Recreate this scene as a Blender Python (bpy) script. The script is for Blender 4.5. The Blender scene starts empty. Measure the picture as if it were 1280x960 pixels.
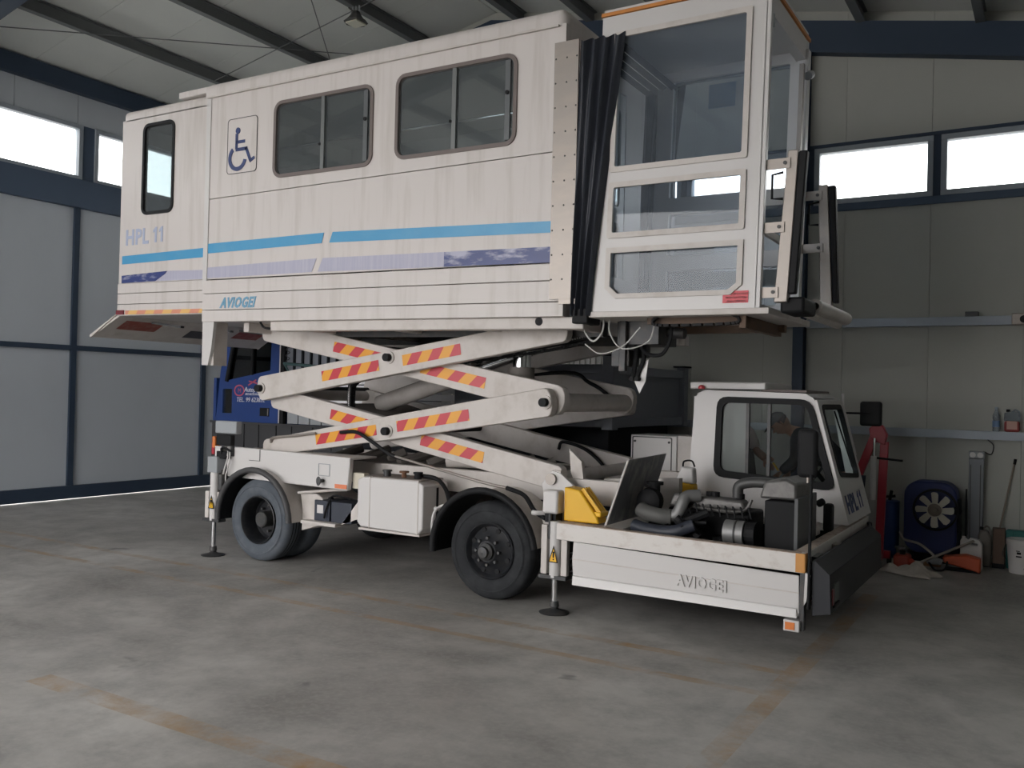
import bpy, bmesh, math, random
from mathutils import Vector, Matrix
random.seed(7)
PI = math.pi
SC = bpy.context.scene
COL = SC.collection

# ------------------------------------------------------------------ camera
YAW, PITCH, ROLL, FPX, CH = -.546, .010, .024, 1117., 1.78
F = Vector((math.sin(YAW)*math.cos(PITCH), math.cos(YAW)*math.cos(PITCH), math.sin(PITCH)))
R = Vector((math.cos(YAW), -math.sin(YAW), 0)); U = R.cross(F)
R2 = R*math.cos(ROLL)+U*math.sin(ROLL); U2 = -R*math.sin(ROLL)+U*math.cos(ROLL)
cd = bpy.data.cameras.new('camera'); cam = bpy.data.objects.new('camera', cd); COL.objects.link(cam)
M = Matrix((R2, U2, -F)).transposed().to_4x4(); M.translation = Vector((0, 0, CH))
cam.matrix_world = M
cd.sensor_width = 36; cd.sensor_fit = 'HORIZONTAL'; cd.lens = 36*FPX/1280; cd.clip_start = .05; cd.clip_end = 200
SC.camera = cam

# ------------------------------------------------------------------ sky (overcast) and exposure
w = bpy.data.worlds.new('overcast_sky'); SC.world = w; w.use_nodes = True
nt = w.node_tree; nt.nodes.clear()
tc_ = nt.nodes.new('ShaderNodeTexCoord'); sp = nt.nodes.new('ShaderNodeSeparateXYZ')
cr = nt.nodes.new('ShaderNodeValToRGB'); bg = nt.nodes.new('ShaderNodeBackground'); wo = nt.nodes.new('ShaderNodeOutputWorld')
cr.color_ramp.elements[0].position = 0; cr.color_ramp.elements[0].color = (1, .975, .968, 1)
cr.color_ramp.elements[1].position = .8; cr.color_ramp.elements[1].color = (1, .975, .968, 1)
bg.inputs[1].default_value = 4.2
nt.links.new(tc_.outputs['Generated'], sp.inputs[0]); nt.links.new(sp.outputs[2], cr.inputs[0])
nt.links.new(cr.outputs[0], bg.inputs[0]); nt.links.new(bg.outputs[0], wo.inputs[0])
vs = SC.view_settings; vs.view_transform = 'Standard'; vs.look = 'None'; vs.gamma = 1; vs.use_curve_mapping = False
vs.exposure = 0.60

# ------------------------------------------------------------------ materials
MATS = {}
def mat(name, col, rough=.5, metal=0, noise=0, nscale=(4, 4, 4), ncol=None, bump=0, bscale=None, spec=.5, lo=.45, hi=.75):
    if name in MATS: return MATS[name]
    m = bpy.data.materials.new(name); m.use_nodes = True; t = m.node_tree; n = t.nodes; L = t.links
    b = n['Principled BSDF']; b.inputs['Base Color'].default_value = (*col, 1)
    b.inputs['Roughness'].default_value = rough; b.inputs['Metallic'].default_value = metal
    b.inputs['Specular IOR Level'].default_value = spec
    if noise or bump:
        g = n.new('ShaderNodeTexCoord'); mp = n.new('ShaderNodeMapping'); mp.inputs['Scale'].default_value = nscale
        L.new(g.outputs['Object'], mp.inputs[0])
        nz = n.new('ShaderNodeTexNoise'); nz.inputs['Scale'].default_value = 1; nz.inputs['Detail'].default_value = 5
        nz.inputs['Roughness'].default_value = .6
        L.new(mp.outputs[0], nz.inputs[0])
        if noise:
            r = n.new('ShaderNodeMapRange'); r.inputs[1].default_value = lo; r.inputs[2].default_value = hi
            r.inputs[3].default_value = 0; r.inputs[4].default_value = noise
            L.new(nz.outputs[0], r.inputs[0])
            mx = n.new('ShaderNodeMix'); mx.data_type = 'RGBA'
            mx.inputs[6].default_value = (*col, 1); mx.inputs[7].default_value = (*(ncol or tuple(c*.4 for c in col)), 1)
            L.new(r.outputs[0], mx.inputs[0]); L.new(mx.outputs[2], b.inputs['Base Color'])
        if bump:
            bp = n.new('ShaderNodeBump'); bp.inputs['Strength'].default_value = bump; bp.inputs['Distance'].default_value = .01
            if bscale:
                mp2 = n.new('ShaderNodeMapping'); mp2.inputs['Scale'].default_value = bscale
                L.new(g.outputs['Object'], mp2.inputs[0])
                nz2 = n.new('ShaderNodeTexNoise'); nz2.inputs['Scale'].default_value = 1; L.new(mp2.outputs[0], nz2.inputs[0])
                L.new(nz2.outputs[0], bp.inputs['Height'])
            else: L.new(nz.outputs[0], bp.inputs['Height'])
            L.new(bp.outputs[0], b.inputs['Normal'])
    MATS[name] = m; return m
def glassmat(name, tint=(.8, .9, .9), refl=.12, dust_sheen=0, rough=.02, dcol=(.6, .6, .6), fk=1):
    if name in MATS: return MATS[name]
    m = bpy.data.materials.new(name); m.use_nodes = True; t = m.node_tree; n = t.nodes; L = t.links; n.clear()
    tr = n.new('ShaderNodeBsdfTransparent'); tr.inputs[0].default_value = (*tint, 1)
    gl = n.new('ShaderNodeBsdfGlossy'); gl.inputs['Roughness'].default_value = rough
    fr = n.new('ShaderNodeFresnel'); fr.inputs[0].default_value = 1.45
    ad = n.new('ShaderNodeMath'); ad.operation = 'MULTIPLY_ADD'; ad.inputs[1].default_value = fk; ad.inputs[2].default_value = refl; L.new(fr.outputs[0], ad.inputs[0]); ad.use_clamp = True
    mx = n.new('ShaderNodeMixShader'); L.new(ad.outputs[0], mx.inputs[0]); L.new(tr.outputs[0], mx.inputs[1]); L.new(gl.outputs[0], mx.inputs[2])
    last = mx
    if dust_sheen:
        df = n.new('ShaderNodeBsdfDiffuse'); df.inputs[0].default_value = (*dcol, 1)
        m2 = n.new('ShaderNodeMixShader'); m2.inputs[0].default_value = dust_sheen
        L.new(mx.outputs[0], m2.inputs[1]); L.new(df.outputs[0], m2.inputs[2]); last = m2
    o = n.new('ShaderNodeOutputMaterial'); L.new(last.outputs[0], o.inputs[0]); MATS[name] = m; return m

WH = mat('white_paint', (.655, .615, .595), .42, noise=.55, nscale=(8, 8, .6), ncol=(.38, .34, .29), lo=.50, hi=.82)
WH2 = mat('white_paint_chassis', (.62, .58, .55), .5, noise=.45, nscale=(6, 6, 5), ncol=(.33, .28, .23), lo=.48, hi=.8)
WHC = mat('white_paint_clean', (.645, .628, .62), .35)
DARKIN = mat('interior_grey', (.45, .46, .47), .7)
BLK = mat('black_rubber', (.013, .0135, .015), .6, spec=.2)
TYRE = mat('tyre_rubber', (.028, .030, .033), .8, noise=.6, nscale=(9, 9, 9), ncol=(.065, .068, .072), bump=.2, spec=.2)
TYRER = mat('tyre_rubber_grey', (.10, .115, .135), .8, noise=.5, nscale=(9, 9, 9), ncol=(.17, .18, .20), bump=.2, spec=.2)
RIM = mat('black_rim', (.016, .018, .022), .45, noise=.5, nscale=(14, 14, 14), ncol=(.055, .05, .048), spec=.35)
MET = mat('dark_metal', (.06, .062, .065), .5, .3, noise=.5, nscale=(12, 12, 12), ncol=(.14, .12, .10))
ALU = mat('brushed_steel', (.33, .30, .275), .45, .6, noise=.35, nscale=(3, 3, 9), ncol=(.45, .38, .33))
CHR = mat('chrome', (.75, .76, .78), .12, 1)
GREYP = mat('grey_plastic', (.33, .35, .37), .5)
NAVY = mat('navy_vinyl', (.035, .055, .20), .35, noise=.85, nscale=(2.5, 2.5, 9), ncol=(.50, .50, .62), lo=.51, hi=.62)
NAVYF = mat('faded_navy_vinyl', (.44, .44, .56), .5, noise=.6, nscale=(40, 5, 2), ncol=(.58, .57, .64))
SKY = mat('light_blue_vinyl', (.075, .34, .60), .35, noise=.3, nscale=(3, 3, 3), ncol=(.20, .45, .62))
LETF = mat('faded_blue_letters', (.42, .47, .62), .5)
NAVYT = mat('navy_letters', (.03, .05, .16), .5)
BLUET = mat('blue_letters', (.16, .36, .52), .5)
ORNG = mat('orange_edge', (.62, .24, .05), .5, noise=.6, nscale=(8, 8, 8), ncol=(.35, .16, .06))
REDP = mat('red_label', (.62, .04, .06), .4)
REDPAINT = mat('red_paint', (.42, .03, .05), .4)
YEL = mat('yellow_plastic', (.85, .48, .02), .45)
GLS = glassmat('cabin_glass', (.70, .75, .76), .03, dust_sheen=.13, dcol=(.42, .45, .46), fk=.7)  # grey diffuse layer paints the reflection into the cabin panes
GLP = glassmat('platform_glass', (.84, .88, .92), .01, dust_sheen=.09, dcol=(.42, .48, .56), fk=.4)
GLH = glassmat('hall_glass', (.95, .97, .97), .0)
GLC = glassmat('cab_glass', (.84, .88, .88), .0, fk=.06)
GLD = glassmat('dusty_glass', (.70, .76, .76), .0, dust_sheen=.5, dcol=(.34, .36, .35), fk=.4)
FRB = mat('dark_blue_steel', (.040, .060, .095), .5, spec=.3)
FRG = mat('blue_grey_frame', (.085, .12, .18), .5, spec=.3)
FRL = mat('window_profile', (.36, .40, .45), .45)
def panelmat(name, col, axis):
    s = (300, 1, .6) if axis == 'x' else (1, 300, .6)
    return mat(name, col, .55, noise=.18, nscale=(1.2, 1.2, .8), ncol=tuple(c*.72 for c in col), bump=.05, bscale=(s[0]/8, s[1]/8, .3))
PANB = panelmat('sandwich_panel_back', (.45, .455, .42), 'x')
PANL = panelmat('sandwich_panel_left', (.54, .58, .63), 'y')
PANC = mat('ceiling_panel', (.74, .76, .73), .55, noise=.25, nscale=(1.5, 1.5, 1.5), ncol=(.60, .62, .60))
GALV = mat('galvanised_rail', (.30, .33, .37), .45, .4)
PURL = mat('roof_steel', (.15, .16, .165), .5)
# concrete floor with worn yellow lines
def floormat():
    m = bpy.data.materials.new('concrete_floor'); m.use_nodes = True; t = m.node_tree; n = t.nodes; L = t.links; b = n['Principled BSDF']
    g = n.new('ShaderNodeTexCoord'); s = n.new('ShaderNodeSeparateXYZ'); L.new(g.outputs['Object'], s.inputs[0])
    def mth(op, a, c=None):
        k = n.new('ShaderNodeMath'); k.operation = op
        for i, v in enumerate((a, c)):
            if v is None: continue
            if isinstance(v, (int, float)): k.inputs[i].default_value = v
            else: L.new(v, k.inputs[i])
        return k.outputs[0]
    def noise(sc, det=6, ro=.6, dist=0, scale3=(1, 1, 1)):
        mp = n.new('ShaderNodeMapping'); mp.inputs['Scale'].default_value = scale3; L.new(g.outputs['Object'], mp.inputs[0])
        k = n.new('ShaderNodeTexNoise'); k.inputs['Scale'].default_value = sc; k.inputs['Detail'].default_value = det
        k.inputs['Roughness'].default_value = ro; k.inputs['Distortion'].default_value = dist; L.new(mp.outputs[0], k.inputs[0]); return k.outputs[0]
    def rng(v, a, c, d=0, e=1):
        k = n.new('ShaderNodeMapRange'); L.new(v, k.inputs[0])
        for i, q in enumerate((a, c, d, e)): k.inputs[i+1].default_value = q
        return k.outputs[0]
    def mix(f, a, c):
        k = n.new('ShaderNodeMix'); k.data_type = 'RGBA'
        if isinstance(f, float): k.inputs[0].default_value = f
        else: L.new(f, k.inputs[0])
        for i, v in ((6, a), (7, c)):
            if isinstance(v, tuple): k.inputs[i].default_value = (*v, 1)
            else: L.new(v, k.inputs[i])
        return k.outputs[2]
    c = mix(rng(noise(.55, 7, .62, .4), .35, .66), (.26, .25, .235), (.56, .545, .52))
    c = mix(rng(noise(3.1, 8, .7), .42, .72, 0, .6), c, (.19, .187, .18))
    c = mix(rng(noise(26, 3), .45, .75, 0, .35), c, (.50, .48, .45))
    c = mix(rng(noise(1.7, 3, .5, .3), .70, .74, 0, .55), c, (.07, .07, .072))
    def line(axis, pos, half, lo, hi):
        a, o = (s.outputs[0], s.outputs[1]) if axis == 'x' else (s.outputs[1], s.outputs[0])
        d = mth('LESS_THAN', mth('ABSOLUTE', mth('SUBTRACT', a, pos)), half)
        return mth('MULTIPLY', d, mth('MULTIPLY', mth('GREATER_THAN', o, lo), mth('LESS_THAN', o, hi)))
    ln = None
    for a in (('y', 5.44, .045, -11, -1.45), ('y', 5.93, .05, -11, -1.4), ('x', -1.42, .07, 3.5, 8.8), ('y', 3.15, .08, -5.2, -1.5)):
        q = line(*a); ln = q if ln is None else mth('MAXIMUM', ln, q)
    wear = mth('MULTIPLY', rng(noise(2.2, 8, .75, .2), .40, .68, 0, .9), ln)
    strong = mth('MULTIPLY', line('y', 5.44, .035, -4.6, -2.6), rng(noise(1.1, 5, .7), .35, .6, .1, .8))
    c = mix(mth('MAXIMUM', wear, strong), c, (.40, .25, .11))
    L.new(c, b.inputs['Base Color'])
    L.new(rng(noise(1.3, 5), .3, .7, .38, .62), b.inputs['Roughness']); b.inputs['Specular IOR Level'].default_value = .4
    bp = n.new('ShaderNodeBump'); bp.inputs['Strength'].default_value = .15; bp.inputs['Distance'].default_value = .01
    L.new(noise(18, 4), bp.inputs['Height']); L.new(bp.outputs[0], b.inputs['Normal'])
    return m
FLOOR = floormat()
def chevmat(name, c1, c2, per=.25, sign=1, fade=0):
    m = bpy.data.materials.new(name); m.use_nodes = True; t = m.node_tree; n = t.nodes; L = t.links; b = n['Principled BSDF']
    uv = n.new('ShaderNodeUVMap'); s = n.new('ShaderNodeSeparateXYZ'); L.new(uv.outputs[0], s.inputs[0])
    a = n.new('ShaderNodeMath'); a.operation = 'MULTIPLY_ADD'; L.new(s.outputs[1], a.inputs[0]); a.inputs[1].default_value = -sign*.75; L.new(s.outputs[0], a.inputs[2])
    d = n.new('ShaderNodeMath'); d.operation = 'DIVIDE'; L.new(a.outputs[0], d.inputs[0]); d.inputs[1].default_value = per
    fr = n.new('ShaderNodeMath'); fr.operation = 'FRACT'; L.new(d.outputs[0], fr.inputs[0])
    g = n.new('ShaderNodeMath'); g.operation = 'GREATER_THAN'; L.new(fr.outputs[0], g.inputs[0]); g.inputs[1].default_value = .5
    mx = n.new('ShaderNodeMix'); mx.data_type = 'RGBA'; L.new(g.outputs[0], mx.inputs[0]); mx.inputs[6].default_value = (*c1, 1); mx.inputs[7].default_value = (*c2, 1)
    L.new(mx.outputs[2], b.inputs['Base Color']); b.inputs['Roughness'].default_value = .35
    return m
CHV = chevmat('red_yellow_chevron', (.55, .04, .06), (.80, .36, .03))
CHVM = chevmat('red_yellow_chevron_mirrored', (.55, .04, .06), (.80, .36, .03), sign=1)
CHVF = chevmat('faded_chevron', (.70, .30, .20), (.80, .50, .18), per=.30)

# ------------------------------------------------------------------ mesh builder
def rr(x0, x1, z0, z1, r, n=5):
    out = []
    for cx, cz, a0 in ((x1-r, z1-r, 0), (x0+r, z1-r, PI/2), (x0+r, z0+r, PI), (x1-r, z0+r, 1.5*PI)):
        for i in range(n+1):
            a = a0+PI/2*i/n; out.append((cx+r*math.cos(a), cz+r*math.sin(a)))
    return out
def flatplate(outline, holes=(), th=.04):
    """solid flat plate with holes: local XY, z from -th/2 to th/2"""
    cu = bpy.data.curves.new('tmp', 'CURVE'); cu.dimensions = '2D'; cu.fill_mode = 'BOTH'; cu.extrude = th/2
    for pl in [outline]+list(holes):
        s = cu.splines.new('POLY'); s.points.add(len(pl)-1); s.use_cyclic_u = True
        for i, p in enumerate(pl): s.points[i].co = (p[0], p[1], 0, 1)
    return curve_data(cu)
def curve_data(cu):
    o = bpy.data.objects.new('tmp', cu); COL.objects.link(o)
    dg = bpy.context.evaluated_depsgraph_get(); me = bpy.data.meshes.new_from_object(o.evaluated_get(dg))
    v = [tuple(q.co) for q in me.vertices]; f = [tuple(p.vertices) for p in me.polygons]
    bpy.data.objects.remove(o); bpy.data.meshes.remove(me); bpy.data.curves.remove(cu)
    return v, f
def textdata(s, size, th=.004, shear=0, offset=0, space=1.0):
    cu = bpy.data.curves.new('tmp', 'FONT'); cu.body = s; cu.size = size; cu.extrude = th/2; cu.shear = shear; cu.offset = offset
    cu.space_character = space; cu.resolution_u = 2
    return curve_data(cu)
def smoothpath(pts, n=6):
    P = [Vector(p) for p in pts]
    if len(P) < 3: return P
    out = []
    for i in range(len(P)-1):
        a = P[i-1] if i else 2*P[0]-P[1]; b = P[i]; c = P[i+1]; d = P[i+2] if i+2 < len(P) else 2*P[-1]-P[-2]
        for k in range(n):
            t = k/n
            out.append(.5*((2*b)+(c-a)*t+(2*a-5*b+4*c-d)*t*t+(3*b-a-3*c+d)*t**3))
    out.append(P[-1]); return out
class MB:
    def __init__(s, T=None): s.v = []; s.f = []; s.m = []; s.uv = {}; s.T = T
    def add(s, vs_, fs, m=0):
        o = len(s.v); s.v += [tuple(p) for p in vs_]
        for f in fs: s.f.append(tuple(i+o for i in f)); s.m.append(m)
        return s
    def box(s, x0, x1, y0, y1, z0, z1, m=0):
        return s.add([(x, y, z) for x in (x0, x1) for y in (y0, y1) for z in (z0, z1)],
                     [(0, 1, 3, 2), (4, 6, 7, 5), (0, 4, 5, 1), (2, 3, 7, 6), (0, 2, 6, 4), (1, 5, 7, 3)], m)
    def prism(s, pts, ax, a, b, m=0):
        f = {'y': lambda p, c: (p[0], c, p[1]), 'x': lambda p, c: (c, p[0], p[1]), 'z': lambda p, c: (p[0], p[1], c)}[ax]
        n = len(pts); v = [f(p, a) for p in pts]+[f(p, b) for p in pts]
        return s.add(v, [tuple(range(n)), tuple(range(2*n-1, n-1, -1))]+[(i, i+n, (i+1) % n+n, (i+1) % n) for i in range(n)], m)
    def cyl(s, p0, p1, r0, r1=None, n=16, m=0, caps=True):
        p0 = Vector(p0); p1 = Vector(p1); r1 = r0 if r1 is None else r1; d = (p1-p0).normalized()
        a = d.orthogonal().normalized(); b = d.cross(a); v = []
        for p, r in ((p0, r0), (p1, r1)):
            for i in range(n):
                t = 2*PI*i/n; v.append(p+a*math.cos(t)*r+b*math.sin(t)*r)
        f = [(i, (i+1) % n, (i+1) % n+n, i+n) for i in range(n)]
        if caps: f += [tuple(range(n-1, -1, -1)), tuple(range(n, 2*n))]
        return s.add(v, f, m)
    def tube(s, pts, r, n=8, m=0, smooth=True, closed=False, k=6):
        P = smoothpath(pts, k) if smooth else [Vector(p) for p in pts]
        v = []; up = None; N = len(P)
        for i, p in enumerate(P):
            d = ((P[min(i+1, N-1)])-(P[max(i-1, 0)])).normalized()
            if up is None: up = d.orthogonal().normalized()
            up = (up-d*up.dot(d)).normalized(); b = d.cross(up)
            rad = r(i/(N-1)) if callable(r) else r
            for j in range(n):
                t = 2*PI*j/n; v.append(p+up*math.cos(t)*rad+b*math.sin(t)*rad)
        f = [(i*n+j, i*n+(j+1) % n, (i+1)*n+(j+1) % n, (i+1)*n+j) for i in range(N-1) for j in range(n)]
        f += [tuple(range(n-1, -1, -1)), tuple(range((N-1)*n, N*n))]
        return s.add(v, f, m)
    def lathe(s, prof, c, ax, n=32, m=0):
        """prof: (radius, height along ax) list; closed surface of revolution"""
        c = Vector(c); ax = Vector(ax).normalized(); a = ax.orthogonal().normalized(); b = ax.cross(a); v = []
        for r, h in prof:
            for i in range(n):
                t = 2*PI*i/n; v.append(c+ax*h+(a*math.cos(t)+b*math.sin(t))*max(r, 1e-4))
        K = len(prof)
        f = [(k*n+i, k*n+(i+1) % n, (k+1)*n+(i+1) % n, (k+1)*n+i) for k in range(K-1) for i in range(n)]
        return s.add(v, f, m)
    def ball(s, c, rx, ry=None, rz=None, n=12, k=8, m=0):
        ry = ry or rx; rz = rz or rx; v = []
        for j in range(k+1):
            p = PI*j/k
            for i in range(n):
                t = 2*PI*i/n; v.append((c[0]+rx*math.sin(p)*math.cos(t), c[1]+ry*math.sin(p)*math.sin(t), c[2]+rz*math.cos(p)))
        return s.add(v, [(j*n+i, (j+1)*n+i, (j+1)*n+(i+1) % n, j*n+(i+1) % n) for j in range(k) for i in range(n)], m)
    def beam(s, p0, p1, wdt, h, side=(0, 1, 0), m=0):
        """rectangular bar from p0 to p1; wdt along side, h across"""
        p0 = Vector(p0); p1 = Vector(p1); d = (p1-p0).normalized(); sd = Vector(side); sd = (sd-d*sd.dot(d)).normalized(); u = d.cross(sd)
        v = [p+sd*a*wdt/2+u*b*h/2 for p in (p0, p1) for a in (-1, 1) for b in (-1, 1)]
        return s.add(v, [(0, 1, 3, 2), (4, 6, 7, 5), (0, 4, 5, 1), (2, 3, 7, 6), (0, 2, 6, 4), (1, 5, 7, 3)], m)
    def plate(s, outline, holes, th, f, m=0):
        v, fa = flatplate(outline, holes, th); return s.add([f(*p) for p in v], fa, m)
    def side(s, outline, holes, y, th, m=0):      # plate in XZ plane centred on y
        return s.plate(outline, holes, th, lambda a, b, c: (a, y-c, b), m)
    def front(s, outline, holes, x, th, m=0):     # plate in YZ plane centred on x
        return s.plate(outline, holes, th, lambda a, b, c: (x+c, a, b), m)
    def text(s, body, size, f, th=.004, m=0, **k):
        v, fa = textdata(body, size, th, **k); return s.add([f(*p) for p in v], fa, m)
    def build(s, name, mats, parent=None, bevel=0, smooth=None, seg=2, uv=None, label=None):
        T = s.T; o0 = Vector((0, 0, 0)); p = parent
        while p is not None:
            o0 = o0+p.location; p = p.parent
        vv = [Vector(T(*q) if T else q)-o0 for q in s.v]
        me = bpy.data.meshes.new(name); me.from_pydata(vv, [], s.f)
        for mm in (mats if isinstance(mats, (list, tuple)) else [mats]): me.materials.append(mm)
        for i, pl in enumerate(me.polygons): pl.material_index = s.m[i]
        bm = bmesh.new(); bm.from_mesh(me); bmesh.ops.recalc_face_normals(bm, faces=bm.faces); bm.to_mesh(me); bm.free()
        if uv:
            ul = me.uv_layers.new(name='UVMap')
            for li, lp in enumerate(me.loops): ul.data[li].uv = uv(Vector(s.v[lp.vertex_index]))
        if smooth is not None:
            for pl in me.polygons: pl.use_smooth = True
            me.set_sharp_from_angle(angle=math.radians(smooth))
        o = bpy.data.objects.new(name, me); COL.objects.link(o)
        if parent is not None: o.parent = parent
        if bevel:
            md = o.modifiers.new('bevel', 'BEVEL'); md.width = bevel; md.segments = seg; md.limit_method = 'ANGLE'; md.angle_limit = math.radians(40)
            if smooth is None:
                for pl in me.polygons: pl.use_smooth = True
                me.set_sharp_from_angle(angle=math.radians(30)); md.harden_normals = False
        if label: o['label'] = label
        return o
def thing(name, label, cat, loc, group=None):
    o = bpy.data.objects.new(name, None); COL.objects.link(o); o.location = loc; o.empty_display_size = .2
    o['label'] = label; o['category'] = cat
    if group: o['group'] = group
    return o
def tag(o, label, cat, group=None):
    o['label'] = label; o['category'] = cat
    if group: o['group'] = group
    return o
def st(o): o['kind'] = 'structure'; return o
def rep(o, loc, parent=None):
    c = o.copy(); COL.objects.link(c); c.location = loc; c.parent = parent if parent is not None else o.parent; return c

# ================================================================== SETTING
XL, YB, XR, YF = -12.81, 11.41, 6.2, -4.6
RX = -7.36                                    # ridge
def zr(x): return 7.57-.198*abs(x-RX) if x > RX else 7.57-.205*abs(x-RX)
fl = MB(); fl.add([(XL-.02, YF, 0), (XR, YF, 0), (XR, YB, 0), (XL-.02, YB, 0), (XL-.02, YF, -.2), (XR, YF, -.2), (XR, YB, -.2), (XL-.02, YB, -.2)],
                  [(0, 1, 2, 3), (7, 6, 5, 4), (0, 4, 5, 1), (1, 5, 6, 2), (2, 6, 7, 3), (3, 7, 4, 0)])
st(fl.build('floor', FLOOR))
OUT = mat('outdoor_concrete', (.42, .41, .39), .8)
g = MB().box(-60, 60, -60, 60, -.25, -.03); st(g.build('trim_1', OUT))
# ceiling strips
ce = MB()
for a, b in ((XL, RX), (RX, XR)):
    ce.add([(a, YF, zr(a)+.05), (b, YF, zr(b)+.05), (b, YB+.15, zr(b)+.05), (a, YB+.15, zr(a)+.05), (a, YF, zr(a)+.15), (b, YF, zr(b)+.15), (b, YB+.15, zr(b)+.15), (a, YB+.15, zr(a)+.15)],
           [(0, 1, 2, 3), (7, 6, 5, 4), (0, 4, 5, 1), (1, 5, 6, 2), (2, 6, 7, 3), (3, 7, 4, 0)])
ceil = st(ce.build('ceiling', PURL))
for a, b in ((XL+.0, RX-.01), (RX+.01, XR-.01)):
    y = YF
    while y < YB:
        y1 = min(y+1.0, YB); e = .003
        q = MB().add([(a, y+e, zr(a)), (b, y+e, zr(b)), (b, y1-e, zr(b)), (a, y1-e, zr(a)), (a, y+e, zr(a)+.055), (b, y+e, zr(b)+.055), (b, y1-e, zr(b)+.055), (a, y1-e, zr(a)+.055)],
                     [(0, 1, 2, 3), (7, 6, 5, 4), (0, 4, 5, 1), (1, 5, 6, 2), (2, 6, 7, 3), (3, 7, 4, 0)])
        q.build('ceiling_panel', PANC, ceil); y += 1.0
# purlins (I beams along Y)
def ibeam(p0, p1, wdt, h, t=.014, side=(1, 0, 0)):
    q = MB(); p0 = Vector(p0); p1 = Vector(p1); d = (p1-p0).normalized(); sd = Vector(side); sd = (sd-d*sd.dot(d)).normalized(); u = d.cross(sd)
    if u.z < 0: u = -u
    q.beam(p0+u*(h/2-t/2), p1+u*(h/2-t/2), wdt, t, side); q.beam(p0-u*(h/2-t/2), p1-u*(h/2-t/2), wdt, t, side); q.beam(p0, p1, t, h-2*t, side); return q
tn = 2
for x in (-11.38, -10.0, -8.52, -6.87, -5.7, -4.5, -3.3, -2.06, -.78, .5, 1.8, 3.1, 4.4, 5.7):
    st(ibeam((x, YF+.2, zr(x)-.10), (x, YB-.02, zr(x)-.10), .10, .18).build('trim_%d' % tn, PURL)); tn += 1
# portal frames : rafters and columns
def raf(y, h=.30, wd=.2, mt=FRB):
    global tn
    for a, b in ((XL+.1, RX), (RX, XR-.1)):
        st(ibeam((a, y, zr(a)-.20-h/2), (b, y, zr(b)-.20-h/2), wd, h, side=(0, 1, 0)).build('trim_%d' % tn, mt)); tn += 1
raf(6.0); raf(.9)
# gable rafter on back wall: deep dark band under a strip of light panel
q = MB()
for a, b in ((XL, RX), (RX, XR)):
    q.add([(a, YB-.16, zr(a)-.56), (b, YB-.16, zr(b)-.56), (b, YB-.16, zr(b)-.17), (a, YB-.16, zr(a)-.17), (a, YB-.01, zr(a)-.56), (b, YB-.01, zr(b)-.56), (b, YB-.01, zr(b)-.17), (a, YB-.01, zr(a)-.17)],
          [(0, 1, 2, 3), (7, 6, 5, 4), (0, 4, 5, 1), (1, 5, 6, 2), (2, 6, 7, 3), (3, 7, 4, 0)])
st(q.build('trim_%d' % tn, FRB)); tn += 1
for x, wd in ((-2.72, .13), (-7.36, .16), (2.3, .16)):
    st(ibeam((x, YB-.09, 0), (x, YB-.09, zr(x)-.5), wd, .16, side=(1, 0, 0)).build('trim_%d' % tn, FRB)); tn += 1
for y in (6.0, .9):
    for x in (XL+.15, XR-.15):
        st(ibeam((x, y, 0), (x, y, zr(x)-.3), .2, .26, side=(0, 1, 0)).build('trim_%d' % tn, FRB)); tn += 1
# --- back wall
WB0, WB1 = 4.10, 4.94
def zb1(x): return 0
bw = MB().box(XL-.1, XR+.1, YB+.06, YB+.12, 0, WB0)
bw.prism([(XL, WB1), (XR, WB1), (XR, zr(XR)+.05), (RX, zr(RX)+.05), (XL, zr(XL)+.05)], 'y', YB+.06, YB+.12)
wall_b = st(bw.build('wall_back', PURL))
x = XL+.02; k = 0
while x < XR-.01:
    x1 = min(x+.96, XR); e = .0018
    if not (x1 > -8.3 and x1 < -4.7): MB().box(x+e, x1-e, YB, YB+.07, 0, WB0).build('wall_panel', PANB, wall_b)
    else: MB().box(x+e, x1-e, YB, YB+.07, 3.3, WB0).build('wall_panel', PANB, wall_b)
    pts = [(x+e, WB1), (x1-e, WB1), (x1-e, zr(x1-e)), (x+e, zr(x+e))]
    if x < RX < x1: pts.insert(3, (RX, zr(RX)))
    MB().prism(pts, 'y', YB, YB+.07).build('wall_panel', PANB, wall_b)
    x += .96
# ribbed roller door in back wall
rd = MB(); x = -8.25
xs = []
while x < -4.85:
    rd.box(x, x+.055, YB-.01, YB+.06, .02, 3.28); rd.box(x+.055, x+.085, YB+.02, YB+.06, .02, 3.28); x += .085
RIB = mat('white_ribbed_sheet', (.78, .77, .74), .5)
st(rd.build('door_2', RIB))
# back windows
def window(idx, a, b, z0, z1, plane, ax, gm=GLH, mull=None):
    """steel frame in wall: ax 'y' -> wall plane y=plane running x=a..b ; ax 'x' -> wall x=plane running y=a..b"""
    fr = MB(); pn = MB(); t = .065
    def B(m_, a0, a1, c0, c1, d0, d1):
        if ax == 'y': m_.box(a0, a1, plane+d0, plane+d1, c0, c1)
        else: m_.box(plane-d1, plane-d0, a0, a1, c0, c1)
    B(fr, a, b, z0, z0+t, -.03, .1); B(fr, a, b, z1-t, z1, -.03, .1); B(fr, a, a+t, z0+t, z1-t, -.03, .1); B(fr, b-t, b, z0+t, z1-t, -.03, .1)
    o = st(fr.build('window_%d' % idx, FRL, bevel=.006))
    B(pn, a+t, b-t, z0+t, z1-t, .03, .04); pn.build('pane', gm, o)
wi = 1
for a, b in ((-2.60, -1.25), (-1.17, .25), (.33, 1.75), (2.4, 3.8), (3.88, 5.3), (-4.25, -2.84), (-5.7, -4.33), (-7.2, -5.78), (-8.9, -7.5), (-10.4, -8.98), (-11.9, -10.48)):
    window(wi, a, b, 4.19, 4.90, YB, 'y'); wi += 1
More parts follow.
